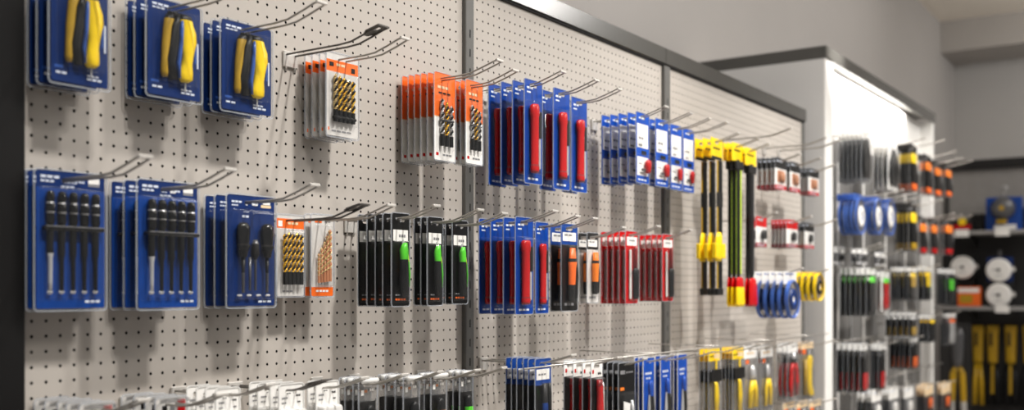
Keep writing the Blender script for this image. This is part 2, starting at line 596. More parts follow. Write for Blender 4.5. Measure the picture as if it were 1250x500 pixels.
def k_drivers(W, H, T, five=True):
    tools = []
    for k in range(5):
        x = -.335 + k * .166
        c = 'black_gloss'
        tools.append(('screwdriver', 'loft', [(.60, x, -.5, .038, .35, c), (.63, x, -.5, .058, .42, c), (.69, x, -.5, .052, .40, 'steel'), (.697, x, -.5, .062, .44, c),  # thin steel bands painted in as glints on the black handles
                                                     (.76, x, -.5, .062, .44, 'steel'), (.766, x, -.5, .045, .36, c), (.79, x, -.5, .058, .42, c), (.835, x, -.5, .055, .4, c), (.85, x, -.5, .03, .25, c)]))
        s = 'steel' if k == 0 else 'black'
        tools.append(('>shaft', 'loft', [(.13, x, -.45, .024, .22, s), (.2, x, -.45, .026, .24, s), (.36, x, -.45, .028, .28, s), (.40, x, -.45, .044, .3, 'black'), (.56, x, -.45, .044, .3, 'black'), (.6, x, -.45, .044, .3, 'black')]))
        tools.append(('>tip_cap', 'box', x - .04, x + .04, -.6, -.25, .105, .135, 'steel'))
    tools.append(('rack_bar', 'box', -.44, .44, -.92, -.1, .565, .60, 'black_gloss'))
    tools.append(('>bar_edge', 'box', -.42, .42, -.935, -.921, .592, .598, 'print_grey'))
    marks = bars(-.44, -.16, .945, .018) + bars(-.44, -.24, .915, .014) + bars(.06, .2, .925, .012) + bars(.2, .44, .04, .018) + bars(-.15, .05, .885, .01)
    labels = [(.25, .42, .925, .965, 'white'), (.25, .42, .905, .922, 'print_grey'), (-.36, -.30, .1, .5, 'blue_reel')]
    return pack('screwdriver_set', W, H, T, [(0, .875, 'blue'), (.875, 1, 'blue_deep')], True, labels, marks, tools, (-.45, .45, .07, .87), .005)


def k_precision(W, H, T):
    tools = []
    for x in (-.24, .27):
        tools.append(('screwdriver', 'loft', [(.44, x, -.5, .06, .35, 'black'), (.50, x, -.5, .085, .42, 'black_gloss'), (.54, x, -.5, .125, .46, 'charcoal'), (.56, x, -.5, .1, .44, 'black_gloss'),
                                                     (.66, x, -.5, .125, .47, 'black_gloss'), (.72, x, -.5, .12, .46, 'black_gloss'), (.75, x, -.5, .06, .3, 'black_gloss')]))
        tools.append(('>shaft', 'loft', [(.12, x, -.45, .02, .2, 'steel_dark'), (.3, x, -.45, .024, .2, 'black'), (.45, x, -.45, .03, .24, 'black')]))
    tools.append(('spare_bit', 'loft', [(.14, .02, -.45, .016, .2, 'steel_dark'), (.42, .02, -.45, .02, .2, 'black'), (.47, .02, -.45, .07, .35, 'charcoal'), (.56, .02, -.45, .06, .35, 'steel_dark'), (.6, .02, -.45, .035, .2, 'steel')]))
    tools.append(('spare_bit', 'loft', [(.14, -.1, -.45, .016, .2, 'steel_dark'), (.44, -.1, -.45, .02, .2, 'steel')]))
    for x in (-.3, -.1, .1, .3):
        tools.append(('tip_cap', 'box', x - .05, x + .05, -.5, -.2, .085, .105, 'steel'))
    marks = bars(-.42, -.2, .93, .016) + bars(-.42, -.28, .9, .012) + bars(.0, .14, .925, .01) + bars(.14, .44, .03, .018) + bars(-.2, -.05, .8, .02, 'print_white', 2)
    return pack('precision_screwdriver_set', W, H, T, [(0, 1, 'blue_deep')], True, [(.24, .4, .93, .975, 'white'), (.2, .42, .9, .925, 'tan')], marks, tools, (-.44, .44, .06, .86), .005)


def k_drillbits(W, H, T):
    tools = [('drill_bit', 'twist', -.29 + .14 * k, -.45, .17, .74 - .012 * k, .062, 'gold' if k % 3 else 'brass_pale', 'black') for k in range(5)]
    tools.append(('bit_holder', 'box', -.36, .36, -.75, -.1, .20, .24, 'charcoal'))
    marks = bars(-.42, -.25, .835, .05, 'charcoal', 1) + bars(-.2, .1, .85, .03, 'tan', 2) + [(.28, .4, .80, .86, 'charcoal')] + bars(-.35, .3, .05, .02, 'print_grey', 4)
    return pack('drill_bit_set', W, H, T, [(0, .775, 'grey_card'), (.775, .915, 'orange'), (.915, 1, 'grey_card')], True, [(-.46, -.42, .06, .1, 'orange')], marks, tools, (-.40, .40, .13, .76), .004)


def k_longbits(W, H, T):
    tools = [('drill_bit', 'twist', -.30 + .15 * k, -.45, .14, .76 + .02 * (k % 2), .068, 'gold', 'charcoal') for k in range(5)]
    marks = bars(-.1, .3, .88, .03, 'tan', 3) + bars(-.3, .1, .05, .02, 'print_grey', 3)
    return pack('drill_bit_set', W, H, T, [(0, .83, 'grey_card'), (.83, .95, 'orange'), (.95, 1, 'grey_card')], False, [(-.45, -.3, .85, .92, 'white')], marks, tools, (-.42, .42, .10, .81), .003)


def k_stepbits(W, H, T):
    tools = [('drill_bit', 'twist', -.26 + .13 * k, -.45, .16 + .005 * k, .52 + .075 * k, .05 + .006 * k, 'brass_pale', 'copper') for k in range(5)]
    marks = bars(-.35, .0, .90, .03, 'orange', 2) + bars(.1, .4, .91, .02, 'print_grey', 2) + bars(-.3, .3, .05, .025, 'white', 4)
    return pack('drill_bit_set', W, H, T, [(0, .11, 'orange'), (.11, 1, 'grey_card')], False, [], marks, tools, (-.42, .42, .12, .86), .004)


def k_orange(W, H, T):
    tools = [('drill_bit', 'twist', x, -.45, .16, .70 - .03 * k, .075, ('steel', 'gold', 'steel')[k], 'black') for k, x in enumerate((-.22, .0, .22))]
    tools.append(('bit_clip', 'box', -.32, .32, -.75, -.12, .44, .47, 'steel_dark'))
    marks = bars(-.35, .2, .82, .03, 'tan', 3) + bars(-.3, .3, .76, .02, 'charcoal', 3) + bars(-.1, .35, .055, .02, 'print_grey', 3)
    labels = [(-.5, .5, .49, .50, 'tan'), (-.42, -.30, .05, .085, 'red')]
    return pack('router_bit_pack', W, H, T, [(0, .5, 'white'), (.5, 1, 'orange')], True, labels, marks, tools, (-.38, .38, .12, .74), .003)


def k_redtool(W, H, T):
    tools = [('red_case', 'loft', [(.10, -.08, -.5, .16, .4, 'red_dark'), (.12, -.08, -.5, .2, .46, 'red'), (.16, -.08, -.5, .2, .46, 'red_dark'), (.18, -.08, -.5, .17, .44, 'red'), (.64, -.08, -.5, .18, .45, 'red'),
                                   (.66, -.08, -.5, .22, .48, 'red'), (.74, -.08, -.5, .22, .48, 'red'), (.76, -.06, -.5, .15, .4, 'red')]),
             ('blade', 'box', .16, .27, -.55, -.3, .14, .44, 'steel'),
             ('blade_guard', 'box', .15, .30, -.65, -.25, .44, .70, 'charcoal')]
    marks = bars(-.36, .0, .91, .02, 'print_white', 2) + bars(-.36, -.1, .87, .015, 'print_white', 1) + bars(-.3, .3, .035, .02, 'print_white', 3)
    return pack('utility_knife_card', W, H, T, [(0, 1, 'blue_strong')], True, [(-.1, -.02, .22, .55, 'print_white'), (.32, .42, .1, .35, 'blue_deep')], marks, tools, (-.38, .40, .08, .79), .002)


def k_bluewhite(W, H, T):
    tools = [('cutter_handle', 'loft', [(.14, .22, -.5, .10, .3, 'red'), (.17, .22, -.5, .15, .4, 'red'), (.29, .24, -.5, .17, .42, 'red'), (.33, .24, -.5, .10, .3, 'red')]),
             ('>cutter_blade', 'box', -.22, .06, -.5, -.3, .16, .20, 'steel_dark')]
    marks = bars(-.3, .1, .91, .025, 'print_white', 2) + bars(-.3, .0, .52, .03, 'print_grey', 2) + bars(-.3, .1, .62, .03, 'print_grey', 2) + bars(-.35, .35, .03, .025, 'print_white', 3) + bars(-.3, -.05, .26, .02, 'print_grey', 2)
    return pack('cutter_card', W, H, T, [(0, 1, 'blue_bright')], True, [(-.42, .42, .50, .84, 'white'), (-.42, .42, .10, .37, 'white'), (-.1, .3, .40, .46, 'charcoal')], marks, tools, (-.44, .44, .09, .40), .003)


def k_greenblack(W, H, T):
    tools = [('knife_body', 'loft', [(.10, .12, -.5, .12, .35, 'charcoal'), (.16, .1, -.5, .18, .42, 'black'), (.35, .04, -.5, .17, .44, 'black'), (.50, .04, -.5, .17, .44, 'green'), (.60, .02, -.5, .19, .46, 'green'), (.64, .04, -.5, .14, .4, 'green'), (.68, .08, -.5, .09, .3, 'green')]),
             ('>knife_spring', 'loft', [(.2, .28, -.55, .03, .3, 'green'), (.35, .32, -.55, .035, .3, 'green'), (.48, .26, -.55, .03, .3, 'lime'), (.56, .22, -.55, .02, .2, 'lime')]),
             ('>knife_blade', 'box', -.04, .05, -.5, -.3, .56, .72, 'steel')]
    marks = bars(-.3, .1, .93, .02, 'print_grey', 2) + bars(-.1, .3, .74, .03, 'print_grey', 3) + bars(-.3, .3, .06, .02, 'orange', 4) + bars(-.3, .0, .11, .015, 'print_grey', 2)
    return pack('green_knife_pack', W, H, T, [(0, 1, 'black')], True, [(-.42, .42, .70, .82, 'white')], marks, tools, (-.40, .42, .05, .69), .0025)


def k_orangeknife(W, H, T, top='charcoal', lab='white', tool='orange', bot='grey_card'):
    tools = [('knife_body', 'loft', [(.12, -.02, -.5, .13, .35, 'charcoal'), (.3, -.02, -.5, .16, .42, tool), (.48, .0, -.5, .18, .44, tool), (.56, .02, -.5, .22, .46, 'charcoal'), (.60, .02, -.5, .18, .4, tool), (.72, .02, -.5, .12, .35, tool)]),
             ('knife_trim', 'loft', [(.14, .26, -.45, .05, .3, 'charcoal'), (.4, .28, -.45, .06, .3, 'black'), (.7, .24, -.45, .04, .3, 'charcoal')])]
    marks = bars(-.3, .2, .86, .02, 'print_grey', 2) + bars(-.3, .3, .06, .03, 'print_grey', 3)
    return pack('folding_knife_pack', W, H, T, [(0, .76, bot), (.76, 1, top)], True, [(-.4, .4, .80, .90, lab)], marks, tools, (-.42, .42, .09, .75), .002)


def k_redcard(W, H, T):
    tools = [('tool_handle', 'loft', [(.06, .2, -.5, .12, .35, 'charcoal'), (.1, .2, -.5, .17, .42, 'black'), (.36, .2, -.5, .17, .44, 'black'), (.46, .18, -.5, .2, .46, 'charcoal'), (.49, .18, -.5, .1, .3, 'red')]),
             ('tool_shaft', 'loft', [(.48, .18, -.5, .08, .3, 'red_dark'), (.75, .16, -.5, .08, .3, 'red_dark'), (.8, .16, -.5, .05, .2, 'steel')]),
             ('scale_strip', 'box', -.26, -.10, -.4, -.15, .06, .74, 'grey_card')]
    marks = bars(-.2, .3, .86, .02, 'print_grey', 3)
    return pack('hex_driver_card', W, H, T, [(0, 1, 'red')], True, [(-.38, .44, .80, .92, 'white')], marks, tools, (-.42, .44, .04, .76), .002)


def k_clamp_low(W, H, T):
    tools = [('bar', 'box', -.02, .32, -.46, -.26, .0, .86, 'black'), ('>bar_edge', 'box', -.12, -.03, -.42, -.28, .02, .86, 'yellow_dim'),
             ('clamp_head', 'box', -.42, .44, -.8, -.05, .235, .33, 'yellow'),
             ('>trigger', 'loft', [(.215, -.05, -.45, .2, .3, 'yellow'), (.24, -.05, -.45, .3, .42, 'yellow'), (.37, .0, -.45, .24, .4, 'yellow'), (.40, .0, -.45, .12, .3, 'yellow')]),
             ('end_stop', 'box', -.16, .34, -.6, -.1, .0, .045, 'charcoal'),
             ('rubber_sleeve', 'box', -.12, .34, -.5, -.2, .56, .66, 'charcoal')]
    marks = bars(-.3, .3, .93, .012, 'charcoal', 3)
    return pack('bar_clamp', W, H, T, [(.87, 1, 'yellow')], True, [(-.45, .45, .865, .885, 'charcoal')], marks, tools, None, 0)


def k_clamp_handle(hc):
    def k(W, H, T):
        tools = [('bar', 'box', -.14, .14, -.42, -.24, .16, .90, 'black'),
                 ('>scale_edge', 'box', .15, .24, -.45, -.25, .2, .88, 'lime' if hc == 'yellow' else 'steel_dark'),
                 ('handle', 'loft', [(.0, .1, -.5, .3, .35, hc), (.02, .1, -.5, .42, .45, hc), (.12, .08, -.5, .36, .45, 'red' if hc == 'yellow' else hc), (.165, .06, -.5, .3, .4, 'red'), (.18, .06, -.5, .2, .3, 'red')]),
                 ('clamp_head', 'box', -.3, .36, -.7, -.05, .84, .89, 'charcoal')]
        marks = bars(-.3, .3, .95, .012, 'charcoal', 3)
        return pack('bar_clamp', W, H, T, [(.89, 1, 'yellow')], True, [], marks, tools, None, 0)
    return k


def k_small(top, body, foot, ic, toolm='black'):
    def k(W, H, T):
        tools = [('small_part', 'loft', [(.26, .1, -.4, .16, .3, toolm), (.32, .1, -.4, .22, .4, toolm), (.48, .1, -.4, .2, .4, toolm), (.56, .12, -.4, .1, .3, toolm)])]
        marks = bars(-.35, .2, .88, .03, 'print_white', 2) + bars(-.35, .3, .05, .03, 'print_white', 3)
        return pack('small_parts_pack', W, H, T, [(0, .13, foot), (.13, .66, body), (.66, 1, top)], True, [(-.28, .38, .22, .60, ic)], marks, tools, (-.42, .42, .15, .64), .0015)
    return k


def k_reel(mc, hub, hd='clear_white', web='clear_smoke'):
    def k(W, H, T):
        c = .5 * W / H * .98
        prof = [(.12, -.95, hub), (.20, -1.0, hub), (.26, -.9, hub), (.28, -.7, web), (.44, -.7, mc), (.48, -.9, mc), (.5, -.8, mc), (.5, -.2, mc), (.46, -.1, web), (.3, -.1, mc), (.12, -.1, mc), (.12, -.95, mc)]
        tools = [('reel', 'disc', 0, c, prof),
                 ('>hub', 'disc', 0, c, [(.001, -.6, 'white'), (.07, -.75, 'white'), (.09, -.7, 'charcoal'), (.12, -.3, 'charcoal'), (.12, -.1, 'charcoal')])]
        marks = bars(-.35, .3, .93, .03, 'blue', 3)
        return pack('wire_reel', W, H, T, [(2 * c * .9, 1, hd)], True, [], marks, tools, None, 0, .003)
    return k


def k_white(W, H, T):
    tools = [('inner_box', 'box', -.42, .42, -.9, -.1, .06, .70, 'white')]
    marks = bars(-.4, -.15, .84, .02, 'print_grey', 3) + bars(.2, .4, .86, .02, 'charcoal', 2) + bars(-.4, -.2, .79, .015, 'print_grey', 2) + bars(.25, .4, .79, .015, 'charcoal', 2)
    return pack('white_boxed_pack', W, H, T, [(0, 1, 'white')], True, [], marks, tools, (-.46, .46, .04, .73, 'clear_white'), .003, .004, 'clear_white')


def k_clamshell(acc='green', lab='charcoal'):
    def k(W, H, T):
        tools = [('tool_body', 'loft', [(.05, 0, -.5, .16, .35, 'black'), (.2, .0, -.5, .24, .42, 'black'), (.5, .02, -.5, .22, .44, acc), (.56, .02, -.5, .25, .44, 'black'), (.66, .02, -.5, .2, .4, 'black'), (.70, .02, -.5, .1, .3, acc)]),
                 ('tool_lever', 'loft', [(.1, .3, -.5, .05, .3, 'black'), (.4, .31, -.5, .06, .35, acc), (.55, .28, -.5, .05, .3, 'black')]),
                 ('inner_card', 'box', -.44, .44, -.12, -.08, .03, .74, 'charcoal'),
                 ('folded_top', 'loft', [(.94, 0, -.45, .46, .3, 'clear_white'), (.96, 0, -.5, .5, .56, 'clear_white'), (.985, 0, -.5, .5, .6, 'clear_white'), (1.0, 0, -.45, .47, .4, 'clear_white')])]
        marks = bars(.1, .35, .85, .03, 'white', 2) + bars(-.2, .0, .84, .03, 'copper' if acc != 'green' else 'print_grey', 1)
        return pack('clamshell_tool_pack', W, H, T, [(0, 1, 'clear_smoke')], True, [(-.38, -.22, .81, .87, 'white')], marks, tools, (-.44, .44, .03, .76), .0025)
    return k


def k_thinbox(W, H, T):
    marks = bars(-.3, -.1, .86, .06, 'charcoal', 1) + bars(-.05, .15, .86, .06, 'print_grey', 1)
    return pack('socket_pack', W, H, T, [(0, .78, 'charcoal'), (.78, 1, 'grey_card')], True, [(-.45, .12, .82, .95, 'white'), (.2, .46, .84, .97, 'red')], marks,
                [('socket_row', 'box', -.4, .4, -.8, -.1, .2, .7, 'steel_dark'), ('folded_top', 'loft', [(.955, 0, -.5, .48, .4, 'clear_smoke'), (.985, 0, -.6, .5, .6, 'clear_smoke')])],
                (-.45, .45, .06, .76), .003)


def k_bluelow(W, H, T):
    tools = [('tool_handle', 'loft', [(.1, .02, -.5, .14, .35, 'copper'), (.3, .02, -.5, .17, .42, 'blue'), (.5, .0, -.5, .14, .42, 'charcoal'), (.72, -.02, -.5, .12, .4, 'steel')]),
             ('tool_guard', 'loft', [(.1, .3, -.5, .08, .35, 'charcoal'), (.6, .28, -.5, .08, .35, 'charcoal'), (.72, .25, -.5, .05, .3, 'charcoal')])]
    return pack('carded_tool', W, H, T, [(0, .70, 'charcoal'), (.70, 1, 'blue')], True, [(-.42, .40, .76, .88, 'white')], bars(-.3, .2, .81, .02, 'print_grey', 3), tools, (-.44, .44, .04, .72), .0025)


def k_redwhite(W, H, T):
    tools = [('red_grip', 'loft', [(.05, .05, -.5, .2, .4, 'red'), (.4, .05, -.5, .22, .45, 'red'), (.6, .02, -.5, .16, .42, 'red'), (.68, .0, -.5, .2, .45, 'red_dark'), (.76, .0, -.5, .14, .35, 'red')]),
             ('side_rail', 'loft', [(.05, .32, -.5, .06, .35, 'grey_card'), (.6, .3, -.5, .06, .35, 'steel'), (.72, .28, -.5, .04, .3, 'charcoal')])]
    return pack('carded_tool', W, H, T, [(0, .79, 'charcoal'), (.79, 1, 'white')], True, [(-.4, -.25, .84, .89, 'red')], bars(.1, .4, .82, .03, 'charcoal', 2), tools, (-.44, .44, .03, .78), .0025)


def k_blacklow(W, H, T):
    tools = [('blade', 'plate', [(-.28, .05), (.02, .05), (.12, .46), (-.28, .5)], -.5, -.35, 'white'),
             ('hook_arm', 'loft', [(.05, .32, -.5, .05, .3, 'steel'), (.3, .28, -.5, .06, .35, 'steel'), (.5, .2, -.5, .05, .3, 'charcoal')])]
    return pack('carded_tool', W, H, T, [(0, 1, 'black')], True, [(-.38, -.1, .85, .90, 'print_grey'), (-.38, -.15, .64, .68, 'orange_bright')], bars(-.05, .4, .86, .02, 'print_grey', 3), tools, (-.44, .44, .03, .6), .0025)


def k_bluetool(W, H, T):
    tools = [('blade', 'plate', [(-.3, .05), (.1, .05), (.2, .5), (-.1, .52)], -.5, -.35, 'steel'), ('grip', 'loft', [(.05, .25, -.5, .13, .4, 'black'), (.35, .22, -.5, .16, .45, 'black'), (.5, .15, -.5, .14, .4, 'blue_bright'), (.62, .1, -.5, .18, .42, 'blue_bright'), (.7, .1, -.5, .1, .3, 'blue_bright')])]
    return pack('carded_tool', W, H, T, [(0, 1, 'blue_bright')], True, [], bars(-.3, .3, .78, .03, 'print_white', 3) + bars(-.25, .2, .72, .025, 'print_white', 2), tools, (-.42, .42, .03, .68), .003, .004, 'clear_white')


def k_yellowlow(W, H, T):
    tools = [('yellow_grip', 'loft', [(.05, .1, -.5, .14, .4, 'yellow'), (.3, .1, -.5, .18, .45, 'yellow'), (.48, .05, -.5, .14, .4, 'yellow'), (.52, .0, -.5, .1, .3, 'charcoal')]),
             ('strap', 'box', -.48, .48, -.75, -.05, .52, .70, 'black_gloss'),
             ('stem', 'box', .04, .16, -.4, -.25, .70, .86, 'yellow')]
    return pack('carded_tool', W, H, T, [(0, .82, 'clear_smoke'), (.82, 1, 'yellow')], True, [(.0, .45, .85, .92, 'tan')], bars(-.4, .0, .88, .02, 'charcoal', 2), tools, (-.46, .46, .03, .5), .002)


def k_plierpack(W, H, T):
    tools = [('jaw', 'loft', [(.52, .05, -.5, .16, .4, 'steel'), (.6, .04, -.5, .18, .4, 'steel'), (.72, .0, -.5, .1, .3, 'steel')]),
             ('grip', 'loft', [(.1, -.14, -.5, .09, .4, 'yellow'), (.35, -.12, -.5, .12, .42, 'yellow'), (.5, .0, -.5, .1, .4, 'yellow')]),
             ('grip', 'loft', [(.1, .26, -.5, .09, .4, 'yellow'), (.35, .24, -.5, .12, .42, 'yellow'), (.5, .1, -.5, .1, .4, 'yellow')])]
    return pack('plier_pack', W, H, T, [(0, .82, 'clear_smoke'), (.82, 1, 'white')], True, [(-.35, -.1, .74, .8, 'orange')], bars(-.3, .3, .88, .03, 'tan', 3), tools, (-.46, .46, .03, .76), .002)


def k_snips(W, H, T):
    tools = [('grip', 'loft', [(.08, -.22, -.5, .1, .35, 'red'), (.3, -.28, -.5, .17, .42, 'red'), (.55, -.2, -.5, .15, .42, 'red'), (.66, -.08, -.5, .12, .4, 'red_dark')]),
             ('grip', 'loft', [(.08, .24, -.5, .1, .35, 'red_dark'), (.3, .28, -.5, .15, .42, 'red'), (.55, .2, -.5, .14, .42, 'red'), (.66, .08, -.5, .12, .4, 'red_dark')]),
             ('jaw', 'loft', [(.64, 0, -.5, .14, .4, 'charcoal'), (.74, 0, -.5, .16, .4, 'steel'), (.86, .0, -.5, .06, .3, 'steel')])]
    return pack('snips_pack', W, H, T, [(0, .84, 'clear_smoke'), (.84, 1, 'clear_white')], True, [(-.3, .3, .86, .92, 'white')], [], tools, (-.46, .46, .03, .8), .002)


def k_yellowhook(W, H, T):
    tools = [('curved_handle', 'loft', [(.05, .28, -.5, .14, .4, 'yellow'), (.1, .18, -.5, .24, .45, 'yellow'), (.25, .08, -.5, .17, .45, 'yellow'), (.5, .08, -.5, .17, .45, 'yellow'), (.7, .1, -.5, .22, .45, 'yellow'), (.76, .1, -.5, .1, .3, 'charcoal')]),
             ('side_grip', 'loft', [(.1, -.25, -.5, .08, .35, 'yellow_dim'), (.7, -.22, -.5, .1, .4, 'yellow_dim')]),
             ('blade', 'box', .0, .14, -.5, -.3, .76, .86, 'steel')]
    return pack('hand_saw_pack', W, H, T, [(0, .88, 'clear_smoke'), (.88, 1, 'tan')], True, [(-.4, -.1, .80, .88, 'orange')], [], tools, (-.46, .46, .03, .8), .002)


def k_driver(collar, foot='orange'):
    def k(W, H, T):
        tools = [('handle', 'loft', [(.04, .05, -.5, .2, .35, foot), (.08, .05, -.5, .32, .45, foot), (.18, .05, -.5, .3, .45, 'black'), (.35, .03, -.5, .34, .48, 'black'), (.6, .0, -.5, .30, .46, collar),
                                     (.74, .0, -.5, .34, .48, collar), (.8, .0, -.5, .26, .42, 'black'), (.88, 0, -.5, .14, .35, 'black')]),
                 ('>side_stripe', 'loft', [(.12, .36, -.55, .06, .3, 'charcoal'), (.4, .38, -.55, .07, .3, 'steel_dark'), (.58, .34, -.55, .05, .3, 'charcoal')])]
        return pack('hanging_screwdriver', W, H, T, [(.0, .84, 'clear_smoke'), (.84, 1, 'black')], True, [(-.3, .3, .86, .9, 'print_grey')], [], tools, None, 0)
    return k


def k_shears(card, tip):
    def k(W, H, T):
        tools = [('grip', 'loft', [(.08, -.16, -.5, .1, .35, 'black'), (.3, -.24, -.5, .19, .47, 'black'), (.6, -.15, -.5, .19, .47, 'black'), (.76, -.02, -.5, .14, .4, tip), (.84, 0, -.5, .08, .3, tip)]),
                 ('grip', 'loft', [(.08, .2, -.5, .1, .35, 'black'), (.3, .25, -.5, .18, .47, 'black'), (.6, .17, -.5, .18, .47, 'black'), (.76, .04, -.5, .12, .4, tip)])]
        return pack('shears_card', W, H, T, [(0, .84, card), (.84, 1, 'white')], True, [(-.2, .3, .42, .52, 'copper')] if card == 'clear_smoke' else [(.05, .4, .2, .45, 'blue_reel')], [], tools, (-.44, .44, .04, .86), .002)
    return k


def k_twotone(top, mid, bot, mark='print_grey', card='black'):
    def k(W, H, T):
        tools = [('tool_body', 'loft', [(.04, 0, -.5, .2, .35, bot), (.1, 0, -.5, .3, .45, bot), (.32, .02, -.5, .28, .45, bot), (.4, .02, -.5, .24, .44, mid), (.62, .0, -.5, .27, .46, mid), (.7, 0, -.5, .3, .46, top), (.82, 0, -.5, .2, .4, top)])]
        return pack('carded_hand_tool', W, H, T, [(0, .86, card), (.86, 1, 'clear_white')], True, [(-.35, .0, .74, .80, mark)], [], tools, (-.46, .46, .03, .84), .0015)
    return k


# ------------------------------------------------------------------ stacks on hooks
ORD = ['front one', 'second back', 'third back', 'fourth back', 'fifth back', 'sixth back', 'seventh back']
STACKS = []


def stack(kind, box, n, spx, cat, desc, where, group, carry, d=None, hk=True, L=0.25, dark=False, Tmax=0.02):
    xL, xR, yT, yB = box
    dd = d if d else 0.04
    s = 0.02
    for _ in range(6):
        uL, _l = on_plane(xL, dd)
        g = (col_of(uL, dd + .005) - col_of(uL, dd - .005)) / .01
        s = spx / g if n > 1 else 0.03
        if d is None:
            dd = s * (n - 1) + .016
    uL, _l = on_plane(xL, dd)
    uR, _l = on_plane(xR, dd)
    uc, lam = on_plane((xL + xR) / 2, dd)
    uc = (uL + uR) / 2
    zT, zB = height(yT, lam), height(yB, lam)
    W, H = uR - uL, zT - zB
    T = min(Tmax, .8 * s, W * .6)
    first = kind(W, H, T)
    for i in range(n):
        o = first if i == 0 else dup(first)
        jx = 0 if i == 0 else random.uniform(-.0025, .0025)
        o.location = (uc + jx, -(dd - s * i), zB + (0 if i == 0 else random.uniform(-.0005, .0005)))
        o.rotation_euler = (0, 0, random.uniform(-.03, .03))
        if n == 1:
            lab = f'{desc}, {where}'
        else:
            lab = f'{desc}, {"rearmost" if i == n - 1 and n > 2 else ORD[i]}, {where}'
        tag(o, lab, cat, group)
    if hk:
        w = min(.022, .36 * W)
        hook(uc, zT - .0122, max(L, dd + .05), w, f'wire hook carrying {carry}', dark)
    STACKS.append((where, round(W, 3), round(H, 3), round(T, 3), round(s, 3), round(dd, 3)))
    return uc, zT


S = stack
# --- top row
S(k_grips, (62, 131, -23, 103), 3, 13, 'pliers', 'yellow-handled pliers on blue card', 'top-row stack by black left post', 'yellow pliers cards', 'yellow pliers in the top left corner')
S(k_grips, (180, 244, 3, 119), 3, 12, 'pliers', 'yellow-handled pliers on blue card', 'second top-row stack from left', 'yellow pliers cards', 'yellow pliers, second top-row stack from left')
S(k_grips, (271, 330, 30, 137), 3, 12, 'pliers', 'yellow-handled pliers on blue card', 'top-row stack left of drill bits', 'yellow pliers cards', 'yellow pliers, left of the gold drill bits', L=.27)
S(k_drillbits, (399, 436, 67, 167), 4, 8.7, 'drill bits', 'gold drill bits under orange band', 'top-row white stack', 'orange-banded drill bit packs', 'the orange-banded drill bits in top row')
S(k_orange, (530, 555, 90, 196), 6, 8, 'drill bits', 'orange and white bit pack', 'long orange top-row stack', 'orange and white bit packs', 'the long stack of orange bit packs', L=.27)
S(k_orange, (568, 589, 99, 200), 3, 7, 'drill bits', 'orange and white bit pack', 'short orange stack by grey post', 'orange and white bit packs', 'the short stack of orange bit packs', d=.13)
S(k_redtool, (640, 661, 98, 224), 4, 15, 'knife', 'red knife on tall blue card', 'leftmost stack, top row', 'red knives on blue cards, top row', 'leftmost red knives of the top row', d=.16)
S(k_redtool, (675, 695, 109, 231), 2, 17, 'knife', 'red knife on tall blue card', 'middle stack, top row', 'red knives on blue cards, top row', 'middle red knives of the top row', d=.14)
S(k_redtool, (697, 716, 120, 234), 2, 12, 'knife', 'red knife on tall blue card', 'rightmost stack, top row', 'red knives on blue cards, top row', 'rightmost red knives of the top row', d=.12)
S(k_bluewhite, (776, 792, 138, 223), 5, 10.5, 'cutter', 'blue and white cutter card', 'leftmost cutter stack', 'blue and white cutter cards', 'the leftmost blue and white cutters', d=.17)
S(k_bluewhite, (800, 815, 146, 227), 2, 8, 'cutter', 'blue and white cutter card', 'second cutter stack from left', 'blue and white cutter cards', 'second blue and white cutters from left', d=.15)
S(k_bluewhite, (818, 832, 153, 231), 2, 6, 'cutter', 'blue and white cutter card', 'third cutter stack from left', 'blue and white cutter cards', 'third blue and white cutters from left', d=.13)
S(k_bluewhite, (833, 847, 158, 234), 2, 6, 'cutter', 'blue and white cutter card', 'rightmost cutter stack beside clamps', 'blue and white cutter cards', 'the cutters right beside the clamps', d=.11)
# --- clamps and small packs of the third bay
S(k_clamp_low, (867, 882, 169, 360), 3, 9.5, 'clamp', 'black bar clamp with yellow lower jaw', 'leftmost clamp stack', 'long bar clamps', 'the bar clamps with yellow lower jaws', d=.17)
S(k_clamp_handle('yellow'), (893, 907, 175, 374), 3, 5.5, 'clamp', 'long bar clamp with yellow handle', 'middle clamp stack', 'long bar clamps', 'the bar clamps with yellow handles', d=.17)
S(k_clamp_handle('red'), (909, 923, 181, 374), 2, 5, 'clamp', 'long bar clamp with red handle', 'rightmost clamp stack', 'long bar clamps', 'the bar clamps with red handles', d=.18)
ka = k_small('charcoal', 'white', 'red', 'copper', 'copper')
S(ka, (946, 959, 193, 231), 5, 5.4, 'small pack', 'black-topped pack with red foot', 'left stack, upper row by clamps', 'black-topped small packs', 'left black-topped small packs, upper row', d=.17)
S(ka, (964, 976, 198, 234), 2, 4.5, 'small pack', 'black-topped pack with red foot', 'middle stack, upper row', 'black-topped small packs', 'middle black-topped small packs, upper row', d=.14)
S(ka, (987, 999, 206, 238), 4, 3.6, 'small pack', 'black-topped pack with red foot', 'right stack beside white cabinet', 'black-topped small packs', 'black-topped small packs beside the white cabinet', d=.16)
kb = k_small('red', 'white', 'red_dark', 'white', 'black')
S(kb, (922, 936, 264, 301), 2, 12, 'small pack', 'red-topped white pack', 'stack touching the red clamp', 'red-topped small packs', 'red-topped packs touching the red clamp', d=.19)
S(kb, (960, 973, 268, 302), 5, 4.8, 'small pack', 'red-topped white pack', 'longest stack, under black-topped packs', 'red-topped small packs', 'longest stack of red-topped small packs', d=.17)
S(k_small('charcoal', 'white', 'red', 'white'), (981, 994, 272, 303), 3, 4.5, 'small pack', 'grey-topped white pack', 'lower row beside white cabinet', 'grey-topped small packs', 'grey-topped small packs beside the white cabinet', d=.13)
S(k_reel('blue_reel', 'blue_deep'), (956, 972, 331, 388), 5, 9, 'reel', 'clear blue wire reel', 'row below the small packs', 'clear blue wire reels', 'the blue wire reels by the clamps', d=.24, L=.29, Tmax=.02)
